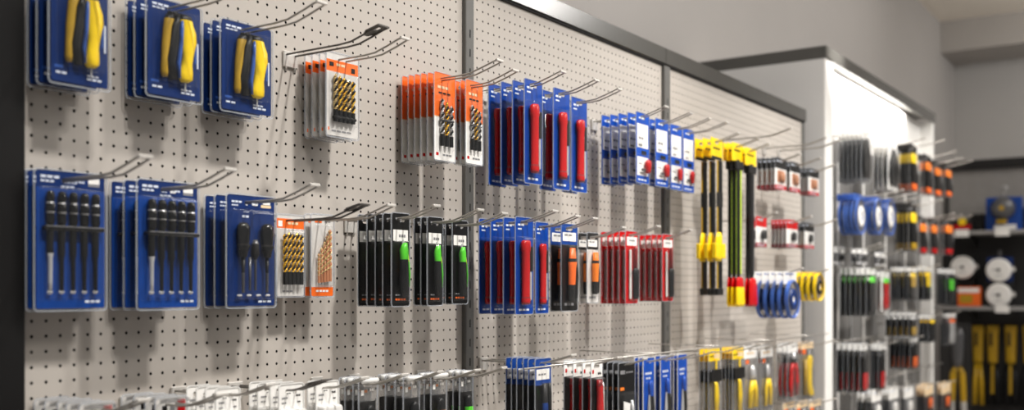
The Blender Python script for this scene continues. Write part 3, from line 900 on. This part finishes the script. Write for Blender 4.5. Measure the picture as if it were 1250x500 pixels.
S(k_reel('yellow', 'charcoal', 'yellow'), (991, 1002, 332, 367), 4, 8, 'reel', 'small yellow reel', 'row beside the blue reels', 'small yellow reels', 'the small yellow reels', d=.20, Tmax=.02)
# --- middle row
S(k_drivers, (44, 127, 210, 376), 3, 8.5, 'screwdriver set', 'black screwdriver set on blue card', 'stack by black left post', 'black screwdriver sets on blue cards', 'screwdriver sets by the black left post')
S(k_drivers, (168, 241, 222, 375), 3, 16, 'screwdriver set', 'black screwdriver set on blue card', 'second stack from left post', 'black screwdriver sets on blue cards', 'second screwdriver sets from left post')
S(k_precision, (277, 335, 239, 373), 3, 14, 'screwdriver set', 'thin-shafted driver set, dark blue card', 'left of drill bits', 'thin-shafted driver sets', 'driver sets left of middle-row drill bits')
S(k_longbits, (337, 371, 262, 361), 1, 9, 'drill bits', 'gold and black drill bits under orange label', 'middle row', 'drill bit packs of the middle row', 'the middle-row bits with orange label', dark=True, d=.05)
S(k_stepbits, (380, 406, 262, 361), 2, 8, 'drill bits', 'bronze drill bits with orange base', 'middle row', 'drill bit packs of the middle row', 'the bronze bits with orange base', d=.06)
S(k_greenblack, (478, 499, 260, 373), 5, 10.5, 'knife', 'black knife pack with green handle', 'leftmost stack', 'green-handled knife packs', 'leftmost green-handled knife packs', d=.15)
S(k_greenblack, (521, 540, 265, 372), 3, 8, 'knife', 'black knife pack with green handle', 'middle stack', 'green-handled knife packs', 'middle green-handled knife packs', d=.12)
S(k_greenblack, (552, 570, 269, 370), 3, 8, 'knife', 'black knife pack with green handle', 'stack touching grey post', 'green-handled knife packs', 'green-handled knife packs touching the grey post', d=.12)
S(k_redtool, (629, 650, 265, 383), 4, 15.5, 'knife', 'red knife on blue card', 'left stack, middle row', 'red knives on blue cards, middle row', 'left red knives of the middle row', d=.19, L=.28)
S(k_redtool, (653, 669, 271, 382), 2, 8, 'knife', 'red knife on blue card', 'right stack, middle row', 'red knives on blue cards, middle row', 'right red knives of the middle row', d=.14)
S(lambda W, H, T: k_orangeknife(W, H, T, 'blue', 'white', 'orange', 'charcoal'), (685, 704, 273, 379), 2, 14, 'knife', 'orange folding knife with blue header', 'middle row', 'orange folding knife packs', 'the blue-headed orange knives', d=.17)
S(lambda W, H, T: k_orangeknife(W, H, T, 'charcoal', 'white', 'orange_bright'), (716, 730, 284, 369), 3, 11, 'knife', 'orange folding knife on grey card', 'middle row', 'orange folding knife packs', 'the grey-carded orange knives', d=.15)
S(k_redcard, (763, 778, 282, 370), 5, 7.6, 'tool card', 'red carded driver with white label', 'left red stack', 'red carded drivers', 'the left stack of red carded drivers', d=.16)
S(k_redcard, (808, 821, 286, 367), 5, 7, 'tool card', 'red carded driver with white label', 'right red stack', 'red carded drivers', 'the right stack of red carded drivers', d=.17)
# --- bottom row, cut by the frame
S(k_thinbox, (97, 138, 491, 640), 5, 14, 'socket pack', 'grey socket pack with red corner', 'lower left corner', 'grey socket packs', 'socket packs in the lower left corner', d=.13)
S(k_thinbox, (190, 227, 484, 610), 4, 14, 'socket pack', 'grey socket pack with red corner', 'left of white packs', 'grey socket packs', 'socket packs left of the white packs', d=.12)
S(k_white, (264, 291, 473, 590), 4, 12, 'pack', 'plain white pack', 'leftmost white stack, bottom row', 'white packs of the bottom row', 'leftmost white packs of the bottom row', d=.14)
S(k_white, (341, 369, 468, 580), 4, 12.5, 'pack', 'plain white pack', 'middle white stack, bottom row', 'white packs of the bottom row', 'middle white packs of the bottom row', d=.16, dark=True)
S(k_white, (386, 412, 465, 570), 2, 11, 'pack', 'plain white pack', 'white stack beside black clamshells', 'white packs of the bottom row', 'white packs beside the black clamshells', d=.15)
S(k_clamshell('lime'), (438, 459, 461, 570), 4, 8.2, 'clamshell', 'black tool with lime trim, clear clamshell', 'leftmost stack', 'black tools in clear clamshells', 'leftmost clamshells of the bottom row', d=.15)
S(k_clamshell('lime', 'tan'), (492, 511, 458, 562), 4, 10.5, 'clamshell', 'black tool with lime trim, clear clamshell', 'second stack from left', 'black tools in clear clamshells', 'second clamshells of the bottom row', d=.17)
S(k_clamshell('copper'), (526, 544, 455, 556), 3, 7.5, 'clamshell', 'black tool with copper trim, clear clamshell', 'third stack', 'black tools in clear clamshells', 'clamshells of copper-trimmed tools', d=.14)
S(k_clamshell('green'), (561, 576, 452, 550), 3, 8, 'clamshell', 'black tool with green trim, clear clamshell', 'at grey post', 'black tools in clear clamshells', 'clamshells of green-trimmed tools at the post', d=.14)
S(k_bluelow, (653, 672, 437, 545), 6, 7.4, 'tool card', 'dark tool card with blue header', 'bottom row', 'blue-headed tool cards', 'the blue-headed dark tool cards', d=.19, L=.28)
S(k_redwhite, (721, 735, 440, 535), 4, 11, 'tool card', 'red tool card with white header', 'bottom row', 'white-headed red tool cards', 'the white-headed red tool cards', d=.21, L=.28)
S(k_blacklow, (755, 774, 442, 535), 4, 7, 'tool card', 'black tool card with white blade', 'bottom row', 'black tool cards', 'the black tool cards with white blades', d=.19)
S(k_bluetool, (785, 798, 436, 530), 3, 5.5, 'tool card', 'bright blue tool card', 'left stack beside black cards', 'bright blue tool cards', 'left stack of bright blue cards', d=.16)
S(k_bluetool, (806, 818, 434, 525), 2, 6, 'tool card', 'bright blue tool card', 'middle stack, bottom row', 'bright blue tool cards', 'middle stack of bright blue cards', d=.14)
S(k_bluetool, (827, 838, 432, 520), 3, 4.5, 'tool card', 'bright blue tool card', 'right stack touching grey post', 'bright blue tool cards', 'right stack of bright blue cards', d=.14)
S(k_yellowlow, (865, 878, 425, 510), 3, 5.5, 'tool card', 'yellow-headed pack with black strap', 'left stack, bottom row', 'yellow-headed strapped packs', 'left yellow-headed packs with black straps', d=.14)
S(k_yellowlow, (894, 907, 423, 505), 4, 4.6, 'tool card', 'yellow-headed pack with black strap', 'right stack, bottom row', 'yellow-headed strapped packs', 'right yellow-headed packs with black straps', d=.16)
S(k_plierpack, (908, 923, 422, 505), 1, 5, 'pliers', 'clear pack of yellow pliers', 'left of its twin', 'clear packs of yellow pliers', 'the left clear pack of yellow pliers', d=.14)
S(k_plierpack, (928, 943, 421, 502), 2, 4.5, 'pliers', 'clear pack of yellow pliers', 'beside red snips', 'clear packs of yellow pliers', 'yellow pliers beside the red snips', d=.15)
S(k_snips, (960, 974, 419, 488), 3, 6, 'snips', 'red-handled snips in clear pack', 'bottom row', 'red-handled snips', 'the red-handled snips', d=.17)
S(k_yellowhook, (977, 993, 417, 487), 2, 5, 'saw', 'curved yellow hand saw pack', 'bottom row beside white cabinet', 'curved yellow saw packs', 'the curved yellow saws', d=.13)
for i, (x, lab) in enumerate(((955, 'leftmost'), (971, 'second'), (987, 'rightmost'))):
    S(k_yellowhook, (x, x + 15, 490 - i, 556 - i), 1, 5, 'saw', 'yellow handle top at the frame bottom', f'{lab} under red snips', 'yellow handles at the frame bottom', f'{lab} yellow handle at the frame bottom', d=.16)

# --- white cabinet
S(k_shears('clear_smoke', 'black'), (1051, 1061, 160, 222), 6, 5.6, 'shears', 'black shears in clear pack', 'top left of cabinet', 'black shears in clear packs', 'the clear-packed shears in the cabinet', d=.17, L=.36)
S(k_shears('white', 'charcoal'), (1083, 1095, 174, 232), 4, 6, 'shears', 'black shears on white card', 'cabinet top row', 'black shears on white cards', 'the white-carded shears in the cabinet', d=.19, L=.36)
S(k_driver('yellow'), (1109, 1119, 176, 235), 4, 4.4, 'screwdriver', 'black screwdriver with yellow collar', 'cabinet top row', 'yellow-collared screwdrivers, top row', 'top-row yellow-collared screwdrivers', d=.19, L=.36)
S(k_driver('orange_bright'), (1126, 1137, 189, 238), 2, 5, 'screwdriver', 'orange-collared screwdriver', 'cabinet top row, left stack', 'orange-collared screwdrivers, top row', 'left orange-collared screwdrivers, top row', d=.20, L=.36)
S(k_driver('orange_bright'), (1139, 1149, 197, 240), 2, 3, 'screwdriver', 'orange-collared screwdriver', 'cabinet top row, middle stack', 'orange-collared screwdrivers, top row', 'middle orange-collared screwdrivers, top row', d=.22, L=.36)
S(k_driver('orange_bright'), (1152, 1162, 200, 241), 2, 3, 'screwdriver', 'orange-collared screwdriver', 'cabinet top row, rightmost stack', 'orange-collared screwdrivers, top row', 'rightmost orange-collared screwdrivers, top row', d=.22, L=.36)
S(k_reel('blue_reel', 'white', 'blue_reel'), (1042, 1055, 237, 286), 5, 5, 'reel', 'blue ringed reel', 'left stack in cabinet', 'blue ringed reels', 'left stack of blue ringed reels', d=.15, L=.36)
S(k_reel('blue_reel', 'white', 'blue_reel'), (1064, 1076, 240, 286), 3, 4.5, 'reel', 'blue ringed reel', 'middle stack in cabinet', 'blue ringed reels', 'middle stack of blue ringed reels', d=.17, L=.36)
S(k_reel('blue_reel', 'white', 'blue_reel'), (1079, 1091, 243, 287), 2, 4.5, 'reel', 'blue ringed reel', 'right stack in cabinet', 'blue ringed reels', 'right stack of blue ringed reels', d=.17, L=.36)
S(k_driver('yellow', 'yellow_dim'), (1108, 1118, 248, 307), 4, 5.5, 'screwdriver', 'yellow-collared driver with yellow foot', 'below top row', 'yellow-footed screwdrivers', 'the yellow-footed screwdrivers', d=.20, L=.36)
S(k_driver('orange_bright', 'red'), (1120, 1130, 264, 311), 1, 5, 'screwdriver', 'orange screwdriver with red foot', 'left of three', 'red-footed screwdrivers', 'left red-footed orange screwdriver', d=.18, L=.36)
S(k_driver('orange_bright', 'red'), (1134, 1145, 266, 311), 2, 3, 'screwdriver', 'orange screwdriver with red foot', 'middle stack', 'red-footed screwdrivers', 'middle red-footed orange screwdrivers', d=.20, L=.36)
S(k_driver('orange_bright', 'red'), (1151, 1162, 266, 312), 2, 5, 'screwdriver', 'orange screwdriver with red foot', 'rightmost stack', 'red-footed screwdrivers', 'rightmost red-footed orange screwdrivers', d=.22, L=.36)
ks = k_small('white', 'charcoal', 'grey_card', 'print_grey')
S(ks, (1018, 1030, 301, 322), 1, 5, 'small pack', 'white-topped clip pack', 'cabinet left, under blue reels', 'white-topped clip packs', 'left clip pack under the blue reels', d=.05)
S(ks, (1046, 1058, 303, 322), 2, 7, 'small pack', 'white-topped clip pack', 'under middle blue reels', 'white-topped clip packs', 'middle clip packs under the blue reels', d=.14)
S(ks, (1068, 1080, 308, 324), 1, 7, 'small pack', 'white-topped clip pack', 'under right blue reels', 'white-topped clip packs', 'right clip pack under the blue reels', d=.14)
S(k_twotone('green', 'black', 'black', 'white'), (1057, 1068, 327, 385), 6, 6.5, 'tool card', 'black tool card with green tip', 'cabinet left', 'green-tipped tool cards', 'the green-tipped tools in the cabinet', d=.19)
S(k_twotone('green', 'red', 'red', 'white', 'grey_card'), (1074, 1086, 331, 379), 2, 5, 'tool card', 'green and red tool on grey card', 'beside green tips', 'green and red tools', 'the green and red tools in the cabinet', d=.20)
S(k_twotone('yellow', 'yellow_dim', 'charcoal', 'white'), (1108, 1118, 326, 366), 5, 5.2, 'tool card', 'yellow and black tool card', 'left stack, cabinet centre', 'yellow and black tool cards', 'left yellow and black cards, cabinet centre', d=.22)
S(k_twotone('yellow', 'yellow', 'black', 'yellow'), (1126, 1136, 325, 366), 2, 6, 'tool card', 'yellow-topped black tool card', 'left of cabinet right post', 'yellow-topped tool cards', 'yellow-topped cards by the cabinet right post', d=.18)
S(k_twotone('charcoal', 'green', 'black'), (1154, 1165, 328, 371), 3, 5, 'tool card', 'dark tool card with green body', 'right end of cabinet', 'dark green tool cards', 'the dark green cards at cabinet right', d=.23)
S(k_twotone('steel', 'black', 'yellow_dim', 'white'), (1109, 1118, 381, 410), 5, 7.2, 'tool card', 'steel-topped black tool card', 'cabinet lower centre', 'steel-topped tool cards', 'the steel-topped tools', d=.24)
S(k_twotone('yellow', 'black', 'black', 'yellow'), (1132, 1141, 384, 417), 3, 5, 'tool card', 'small yellow and black tool card', 'lower cabinet right', 'small yellow and black tool cards', 'small yellow and black cards, lower cabinet', d=.19)
S(k_twotone('orange', 'steel', 'steel'), (1155, 1166, 382, 420), 2, 5, 'tool card', 'orange-topped grey tool card', 'lower right end of cabinet', 'orange-topped grey tool cards', 'orange-topped grey cards at cabinet right', d=.22)
S(k_twotone('charcoal', 'black', 'red', 'print_grey'), (1049, 1059, 419, 478), 5, 7, 'tool card', 'long black tool with red foot', 'left stack, cabinet bottom', 'red-footed black tools', 'left red-footed black tools', d=.18)
S(k_twotone('charcoal', 'black', 'red', 'print_grey'), (1071, 1081, 419, 475), 3, 4.5, 'tool card', 'long black tool with red foot', 'right stack, cabinet bottom', 'red-footed black tools', 'right red-footed black tools', d=.18)
S(k_twotone('black', 'black', 'orange', 'print_grey'), (1110, 1120, 412, 449), 5, 6.2, 'tool card', 'short black tool with orange foot', 'cabinet bottom centre', 'orange-footed black tools', 'the orange-footed short black tools', d=.23)
kw = k_small('white', 'charcoal', 'charcoal', 'print_grey', 'white')
S(kw, (1064, 1075, 474, 520), 4, 6, 'small pack', 'white pack at cabinet foot', 'left white stack', 'white packs at the cabinet foot', 'left white packs at the cabinet foot', d=.17)
S(kw, (1085, 1096, 472, 515), 3, 5, 'small pack', 'white pack at cabinet foot', 'middle white stack', 'white packs at the cabinet foot', 'middle white packs at the cabinet foot', d=.18)
S(kw, (1104, 1114, 471, 512), 2, 5, 'small pack', 'white pack at cabinet foot', 'right white stack', 'white packs at the cabinet foot', 'right white packs at the cabinet foot', d=.19)
ko = k_small('tan', 'charcoal', 'charcoal', 'charcoal', 'orange')
S(ko, (1128, 1139, 468, 508), 3, 5, 'small pack', 'tan-topped dark pack at cabinet foot', 'left stack', 'tan-topped dark packs', 'left tan-topped packs at the cabinet foot', d=.20)
S(ko, (1149, 1160, 466, 506), 2, 5, 'small pack', 'tan-topped dark pack at cabinet foot', 'right stack', 'tan-topped dark packs', 'right tan-topped packs at the cabinet foot', d=.23)

# --- empty hooks
u, l = on_plane(353, 0.0); hook(u, height(68, l), .26, .024, 'hook with black tip plate left of the orange-banded bits', True)
for k, (px, py) in enumerate(((884, 171), (932, 181), (950, 184))):
    u, l = on_plane(px, 0.0)
    hook(u, height(py, l), .27, .016, f'empty wire hook above the small packs, {["leftmost", "middle one", "rightmost"][k]} of three')

# --- wire rails running along the wall
def rail(p0, y0, p1, d, label, r=0.0022, arms=4):
    u0, l = on_plane(p0, d); z = height(y0, l)
    u1, _ = on_plane(p1, d)
    root = empty('wire_rail', (u0, 0, z))
    b = MB(); b.tube([(0, -d, 0), (u1 - u0, -d, 0)], r, 'wire', 8); b.build('rail', root)
    for k in range(arms):
        x = (u1 - u0) * (k + .5) / arms
        b = MB(); b.tube([(x, -.001, 0), (x, -d, 0)], r * .8, 'wire', 6); b.build('arm', root)
    return tag(root, label, 'rail', 'wire rails across the hooks')


rail(640, 450, 1012, .262, 'long thin wire rail in front of the bottom-row cards', .0022, 5)
rail(1018, 326, 1120, .03, 'wire rail in the cabinet above the green-tipped tools', .004, 3)
rail(1018, 418, 1100, .04, 'wire rail in the cabinet above the red-footed tools', .004, 3)
rail(1060, 383, 1128, .04, 'wire rail in the cabinet above the steel-topped tools', .004, 3)
rail(1050, 470, 1150, .1, 'wire rail in the cabinet above the packs at its foot', .004, 3)

# ------------------------------------------------------------------ shelving on the far right
XF, XB = 9.5, 9.9
yl, _ = on_far(1150, XB)
yr = -1.25
root = empty('far_display_unit', (XB, yl, 0))
tag(root, 'grey perforated display unit with dark header across the far right', 'display unit')
Wd = yl - yr
b = MB(); b.box(0, .03, -Wd, 0, 1.9, 2.46, 'far_board'); b.build('upper_panel', root)
b = MB(); b.box(0, .03, -Wd, 0, 0.0, 1.899, 'far_dark'); b.build('lower_panel', root)  # near-black colour stands for the shade under the shelves
b = MB(); b.box(-.05, .03, -Wd, 0, 2.461, 2.545, 'charcoal', .003); b.build('header_fascia', root)
for k in range(3):
    b = MB(); b.box(-.02, -.0005, -.03 - k * .95 - .03, -.03 - k * .95, 0, 2.46, 'far_dark'); b.build('post', root)


def shelf(y_px, label):
    _, l = on_far(1200, XF)
    z = height(y_px, l)
    root = empty('wall_shelf', (XF, yl, z))
    b = MB(); b.box(0, XB - XF - .021, -Wd, 0, -.03, 0, 'shelf_metal', .003); b.build('board', root)
    for p in ((1172, 1221) if y_px < 300 else (1221,)):
        yy, _ = on_far(p, XF)
        b = MB(); b.box(-.004, -.0005, yy - yl - .07, yy - yl + .04, -.05, .012, 'tag_white', .001); b.build('price_tag', root)
    for k in range(2):
        b = MB(); x0 = -.3 - k * .8
        b.add([(0.02, x0, -.031), (XB - XF - .022, x0, -.031), (XB - XF - .022, x0, -.14), (0.02, x0 - .006, -.031), (XB - XF - .022, x0 - .006, -.031), (XB - XF - .022, x0 - .006, -.14)],
              [(0, 1, 2), (5, 4, 3), (0, 3, 4, 1), (1, 4, 5, 2), (2, 5, 3, 0)], 'charcoal')
        b.build('bracket', root)
    tag(root, label, 'shelf', 'shelves of the far display unit')
    return z


zs1 = shelf(281, 'upper grey shelf on the far right holding a blue boxed gadget')
zs2 = shelf(374, 'lower grey shelf on the far right holding round white gauges')


def far_item(build, p, z, u, label, cat, group=None):
    y, l = on_far(p, u)
    o = build()
    o.location = (u, y, z)
    o.rotation_euler = (0, 0, -PI / 2)
    tag(o, label, cat, group)
    return o


def blue_box():
    root = empty('blue_gadget_pack')
    b = MB(); b.box(-.14, .14, -.04, .04, 0, .29, 'blue', .004); b.build('box', root)
    b = MB(); b.lathe_y(0, .19, [(.001, -.14, 'yellow_dim'), (.022, -.145, 'steel_dark'), (.055, -.14, 'steel_dark'), (.085, -.11, 'steel_dark'), (.098, -.07, 'charcoal'), (.095, -.0405, 'charcoal')]); b.build('lamp_head', root)
    b = MB(); b.box(-.05, .03, -.1, -.041, .06, .095, 'yellow_dim', .006); b.build('switch_block', root)
    b = MB(); b.box(-.07, .1, -.07, -.041, .01, .05, 'white', .003); b.build('front_label', root)
    b = MB(); b.tube([(0, -.03, .285), (.0, -.03, .33), (.02, -.03, .35), (.03, -.03, .37), (.01, -.03, .385), (-.015, -.03, .375)], .007, 'steel'); b.build('hanger', root)
    return root


def dial(blue=False, z0=0.0):
    def f():
        root = empty('round_gauge')
        b = MB(); b.lathe_y(0, .1, [(.012, -.055, 'white'), (.085, -.055, 'white'), (.10, -.045, 'grey_card'), (.10, -.0, 'grey_card'), (.001, .0, 'grey_card')], 36); b.build('dial', root)
        b = MB(); b.lathe_y(0, .1, [(.001, -.066, 'charcoal'), (.013, -.064, 'charcoal'), (.016, -.054, 'charcoal')], 16)
        b.box(-.045, -.015, -.0575, -.0556, .096, .104, 'print_grey'); b.box(-.03, .03, -.0575, -.0556, .05, .056, 'print_grey'); b.build('hub', root)
        b = MB(); b.box(-.10, .10, .001, .06, .0, .21, 'blue_deep' if blue else 'charcoal', .006); b.build('carton', root)
        b = MB(); b.box(.085, .125, -.04, .0, .085, .125, 'grey_card', .006); b.build('side_knob', root)
        if blue:
            b = MB(); b.box(-.012, .012, .01, .03, .205, .27, 'steel_dark', .004); b.build('hanger', root)
        return root
    return f


def warm_box():
    root = empty('warm_carton')
    b = MB(); b.box(-.09, .09, -.06, .06, 0, .17, 'orange', .004); b.build('carton', root)
    b = MB(); b.box(-.07, .03, -.0635, -.0605, .03, .10, 'yellow_dim'); b.build('front_label', root)
    b = MB(); b.box(-.085, .085, -.0635, -.0605, .12, .16, 'white'); b.build('top_label', root)
    return root


def small_red():
    root = empty('red_carton')
    b = MB(); b.box(-.08, .08, -.05, .05, 0, .10, 'charcoal', .004); b.build('carton', root)
    b = MB(); b.box(-.07, .07, -.0535, -.0505, .02, .06, 'red'); b.build('front_label', root)
    b = MB(); b.lathe_y(0, .085, [(.001, -.056, 'yellow'), (.03, -.055, 'yellow'), (.033, -.0505, 'yellow')], 18); b.build('round_badge', root)
    return root


def dark_block(w, h):
    def f():
        root = empty('dark_tool_case')
        b = MB(); b.box(-w / 2, w / 2, -.07, .07, 0, h, 'charcoal', .012); b.build('case', root)
        b = MB(); b.box(-w * .2, w * .2, -.085, -.071, h * .7, h * .8, 'black', .004); b.build('handle', root)
        return root
    return f


far_item(blue_box, 1226, zs1, 9.70, 'blue boxed gadget with round grey head on the upper far shelf', 'gadget')
far_item(small_red, 1176, zs1, 9.66, 'small black carton with red label on the upper far shelf', 'carton')
far_item(dark_block(.12, .16), 1194, zs1, 9.80, 'dark case left of the blue boxed gadget on the far shelf', 'case', 'dark cases on the upper far shelf')
far_item(dark_block(.12, .2), 1257, zs1, 9.80, 'dark case right of the blue boxed gadget at frame edge', 'case', 'dark cases on the upper far shelf')
far_item(dial(False), 1220, zs2, 9.62, 'round white gauge at the bottom of the far pair', 'gauge', 'round white gauges')
far_item(dial(True), 1220, zs2 + .213, 9.62, 'round white gauge on blue carton stacked atop another gauge', 'gauge', 'round white gauges')
far_item(warm_box, 1184, zs2, 9.62, 'orange and white carton on the lower far shelf', 'carton')
far_item(dark_block(.2, .24), 1177, zs2 + .001, 9.80, 'dark case behind the orange carton on the lower far shelf', 'case')
far_item(dial(False), 1176, zs2 + .242, 9.72, 'round white gauge above the orange carton on the far left', 'gauge', 'round white gauges')


def saw(two_tone):
    def f():
        root = empty('yellow_loppers')
        b = MB()
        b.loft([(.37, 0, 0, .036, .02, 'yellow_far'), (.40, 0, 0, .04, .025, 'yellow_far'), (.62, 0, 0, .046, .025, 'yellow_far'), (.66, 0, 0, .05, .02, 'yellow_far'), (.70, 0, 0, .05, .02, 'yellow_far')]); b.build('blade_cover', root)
        b = MB(); b.box(-.022, .0, -.031, -.024, .52, .64, 'charcoal'); b.box(-.04, .04, -.026, -.0245, .66, .69, 'yellow_dim'); b.build('cover_print', root)
        if two_tone:
            for s in (-1, 1):
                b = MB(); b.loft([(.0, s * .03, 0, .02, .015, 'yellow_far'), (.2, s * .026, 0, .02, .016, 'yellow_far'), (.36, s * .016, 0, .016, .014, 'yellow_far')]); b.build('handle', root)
        else:
            for s in (-1, 1):
                b = MB(); b.loft([(.0, s * .035, 0, .03, .018, 'black'), (.2, s * .032, 0, .028, .018, 'black'), (.36, s * .02, 0, .02, .015, 'black')]); b.build('handle', root)
            b = MB(); b.box(-.012, .012, -.026, -.019, .1, .36, 'yellow_dim'); b.build('label_strip', root)
        return root
    return f


for k, (p, tt, lab) in enumerate(((1194, True, 'yellow loppers with yellow handles hanging under the far shelf'),
                                  (1212, False, 'yellow and black loppers hanging beside the all-yellow pair'),
                                  (1234, False, 'yellow and black loppers hanging third from left under far shelf'),
                                  (1256, False, 'yellow and black loppers cut by the right frame edge'))):
    _, l = on_far(p, 9.84)
    far_item(saw(tt), p, height(397, l) - .70, 9.84, lab, 'loppers', 'yellow loppers under the far shelf')


def grey_lopper():
    root = empty('grey_loppers')
    b = MB(); b.loft([(.42, 0, 0, .03, .015, 'steel_dark'), (.5, 0, 0, .04, .02, 'steel_dark'), (.7, .0, 0, .05, .02, 'steel_dark'), (.75, 0, 0, .03, .015, 'steel_dark')]); b.build('blade', root)
    for s in (-1, 1):
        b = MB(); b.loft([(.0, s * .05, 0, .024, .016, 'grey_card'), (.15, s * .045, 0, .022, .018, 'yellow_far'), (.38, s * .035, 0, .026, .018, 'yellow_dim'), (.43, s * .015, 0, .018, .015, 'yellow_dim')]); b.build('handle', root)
    return root


_, l = on_far(1169, 9.0)
far_item(grey_lopper, 1169, height(400, l) - .75, 9.0, 'grey-bladed loppers with yellow handles beside the cabinet right end', 'loppers')
y9, l = on_far(1169, 9.0)
# the stand that carries it
root = empty('tool_stand', (9.06, y9, 0))
tag(root, 'dark narrow stand behind the grey-bladed loppers', 'stand')
b = MB(); b.box(.03, .05, -.08, .16, .08, height(395, l), 'far_dark', .003); b.build('panel', root)
b = MB(); b.box(.03, .25, -.1, .18, 0, .079, 'far_dark', .004); b.build('base', root)
b = MB(); b.tube([(.03, 0, height(400, l) - .02), (-.04, 0, height(400, l) + .002), (-.09, 0, height(400, l) + .01)], .004, 'steel_dark'); b.build('peg', root)

# ------------------------------------------------------------------ light
def spot(loc, target, energy, size, radius, blend=0.7, col=(1, .965, .92)):
    ld = bpy.data.lights.new('spot_lamp', 'SPOT')
    ld.energy, ld.spot_size, ld.spot_blend, ld.shadow_soft_size, ld.color = energy, math.radians(size), blend, radius, col
    o = bpy.data.objects.new('spot_lamp', ld); COL.objects.link(o)
    o.location = loc
    o.rotation_euler = (Vector(target) - Vector(loc)).to_track_quat('-Z', 'Y').to_euler()
    return o


def area(loc, target, energy, sx, sy, col=(1, .97, .93)):
    ld = bpy.data.lights.new('area_lamp', 'AREA')
    ld.shape = 'RECTANGLE'
    ld.energy, ld.size, ld.size_y, ld.color = energy, sx, sy, col
    o = bpy.data.objects.new('area_lamp', ld); COL.objects.link(o)
    o.location = loc
    o.rotation_euler = (Vector(target) - Vector(loc)).to_track_quat('-Z', 'Y').to_euler()
    return o


for u, e in ((0.7, 230), (1.9, 330), (3.1, 380), (4.4, 360), (5.7, 300), (7.0, 230)):
    spot((u, -1.55, 3.75), (u, 0, 0.6), e, 56, .07, 1.0)
area((3.5, -2.6, 4.0), (3.5, 0.2, 1.5), 70, 5.0, .5)  # unseen area lamp added as soft fill over the pegboards
area((7.6, -3.5, 4.0), (7.6, -2.2, 0), 95, .8, .35)          # the ceiling panel mirrored in the fascia
area((3.4, -.6, 4.0), (3.6, 0.65, 2.6), 26, 1.6, .3)  # unseen lamp added to brighten the back wall behind the middle bay
area((7.4, -.9, 4.0), (7.4, 0.65, 2.9), 8, 2.5, .3)  # weaker added lamp, lifts the back wall above the cabinet
area((9.6, -1.6, 3.7), (11.6, -1.2, 3.3), 25, .4, 1.6)  # extra lamp out of view, added to lighten the far wall
spot((4.75, -1.0, 3.6), (5.04, -.08, 2.54), 700, 13, .04, 1.0)  # narrow spot added to brighten the left corner of the cabinet header
area((5.85, -.034, 2.512), (5.85, -.02, 0), 15, 1.7, .02)
w = bpy.data.worlds.new('shop_ambient')
sc.world = w
w.use_nodes = True
w.node_tree.nodes['Background'].inputs[0].default_value = (1, .98, .96, 1)
w.node_tree.nodes['Background'].inputs[1].default_value = 0.22

# ------------------------------------------------------------------ camera
cd = bpy.data.cameras.new('camera')
cam = bpy.data.objects.new('camera', cd); COL.objects.link(cam)
cam.location = (0, -CAM_D, CAM_Z)
cam.rotation_euler = (PI / 2, 0, A - PI / 2)
cd.sensor_width = 36
cd.lens = 36 * F / 1250
cd.shift_y = (HY - 250) / 1250
cd.clip_start = 0.02
cd.dof.use_dof = True
cd.dof.focus_distance = 2.35
cd.dof.aperture_fstop = 2.2
sc.camera = cam
sc.cycles.transparent_max_bounces = 64
sc.cycles.max_bounces = 8
sc.view_settings.view_transform = 'Standard'
sc.view_settings.exposure = 0.0

for s_ in STACKS:
    print('STACK', s_)
from collections import Counter
for l_, c_ in Counter(LABELS).items():
    n_ = len(l_.split())
    if c_ > 1 or n_ < 4 or n_ > 16:
        print('BADLABEL', c_, n_, l_)
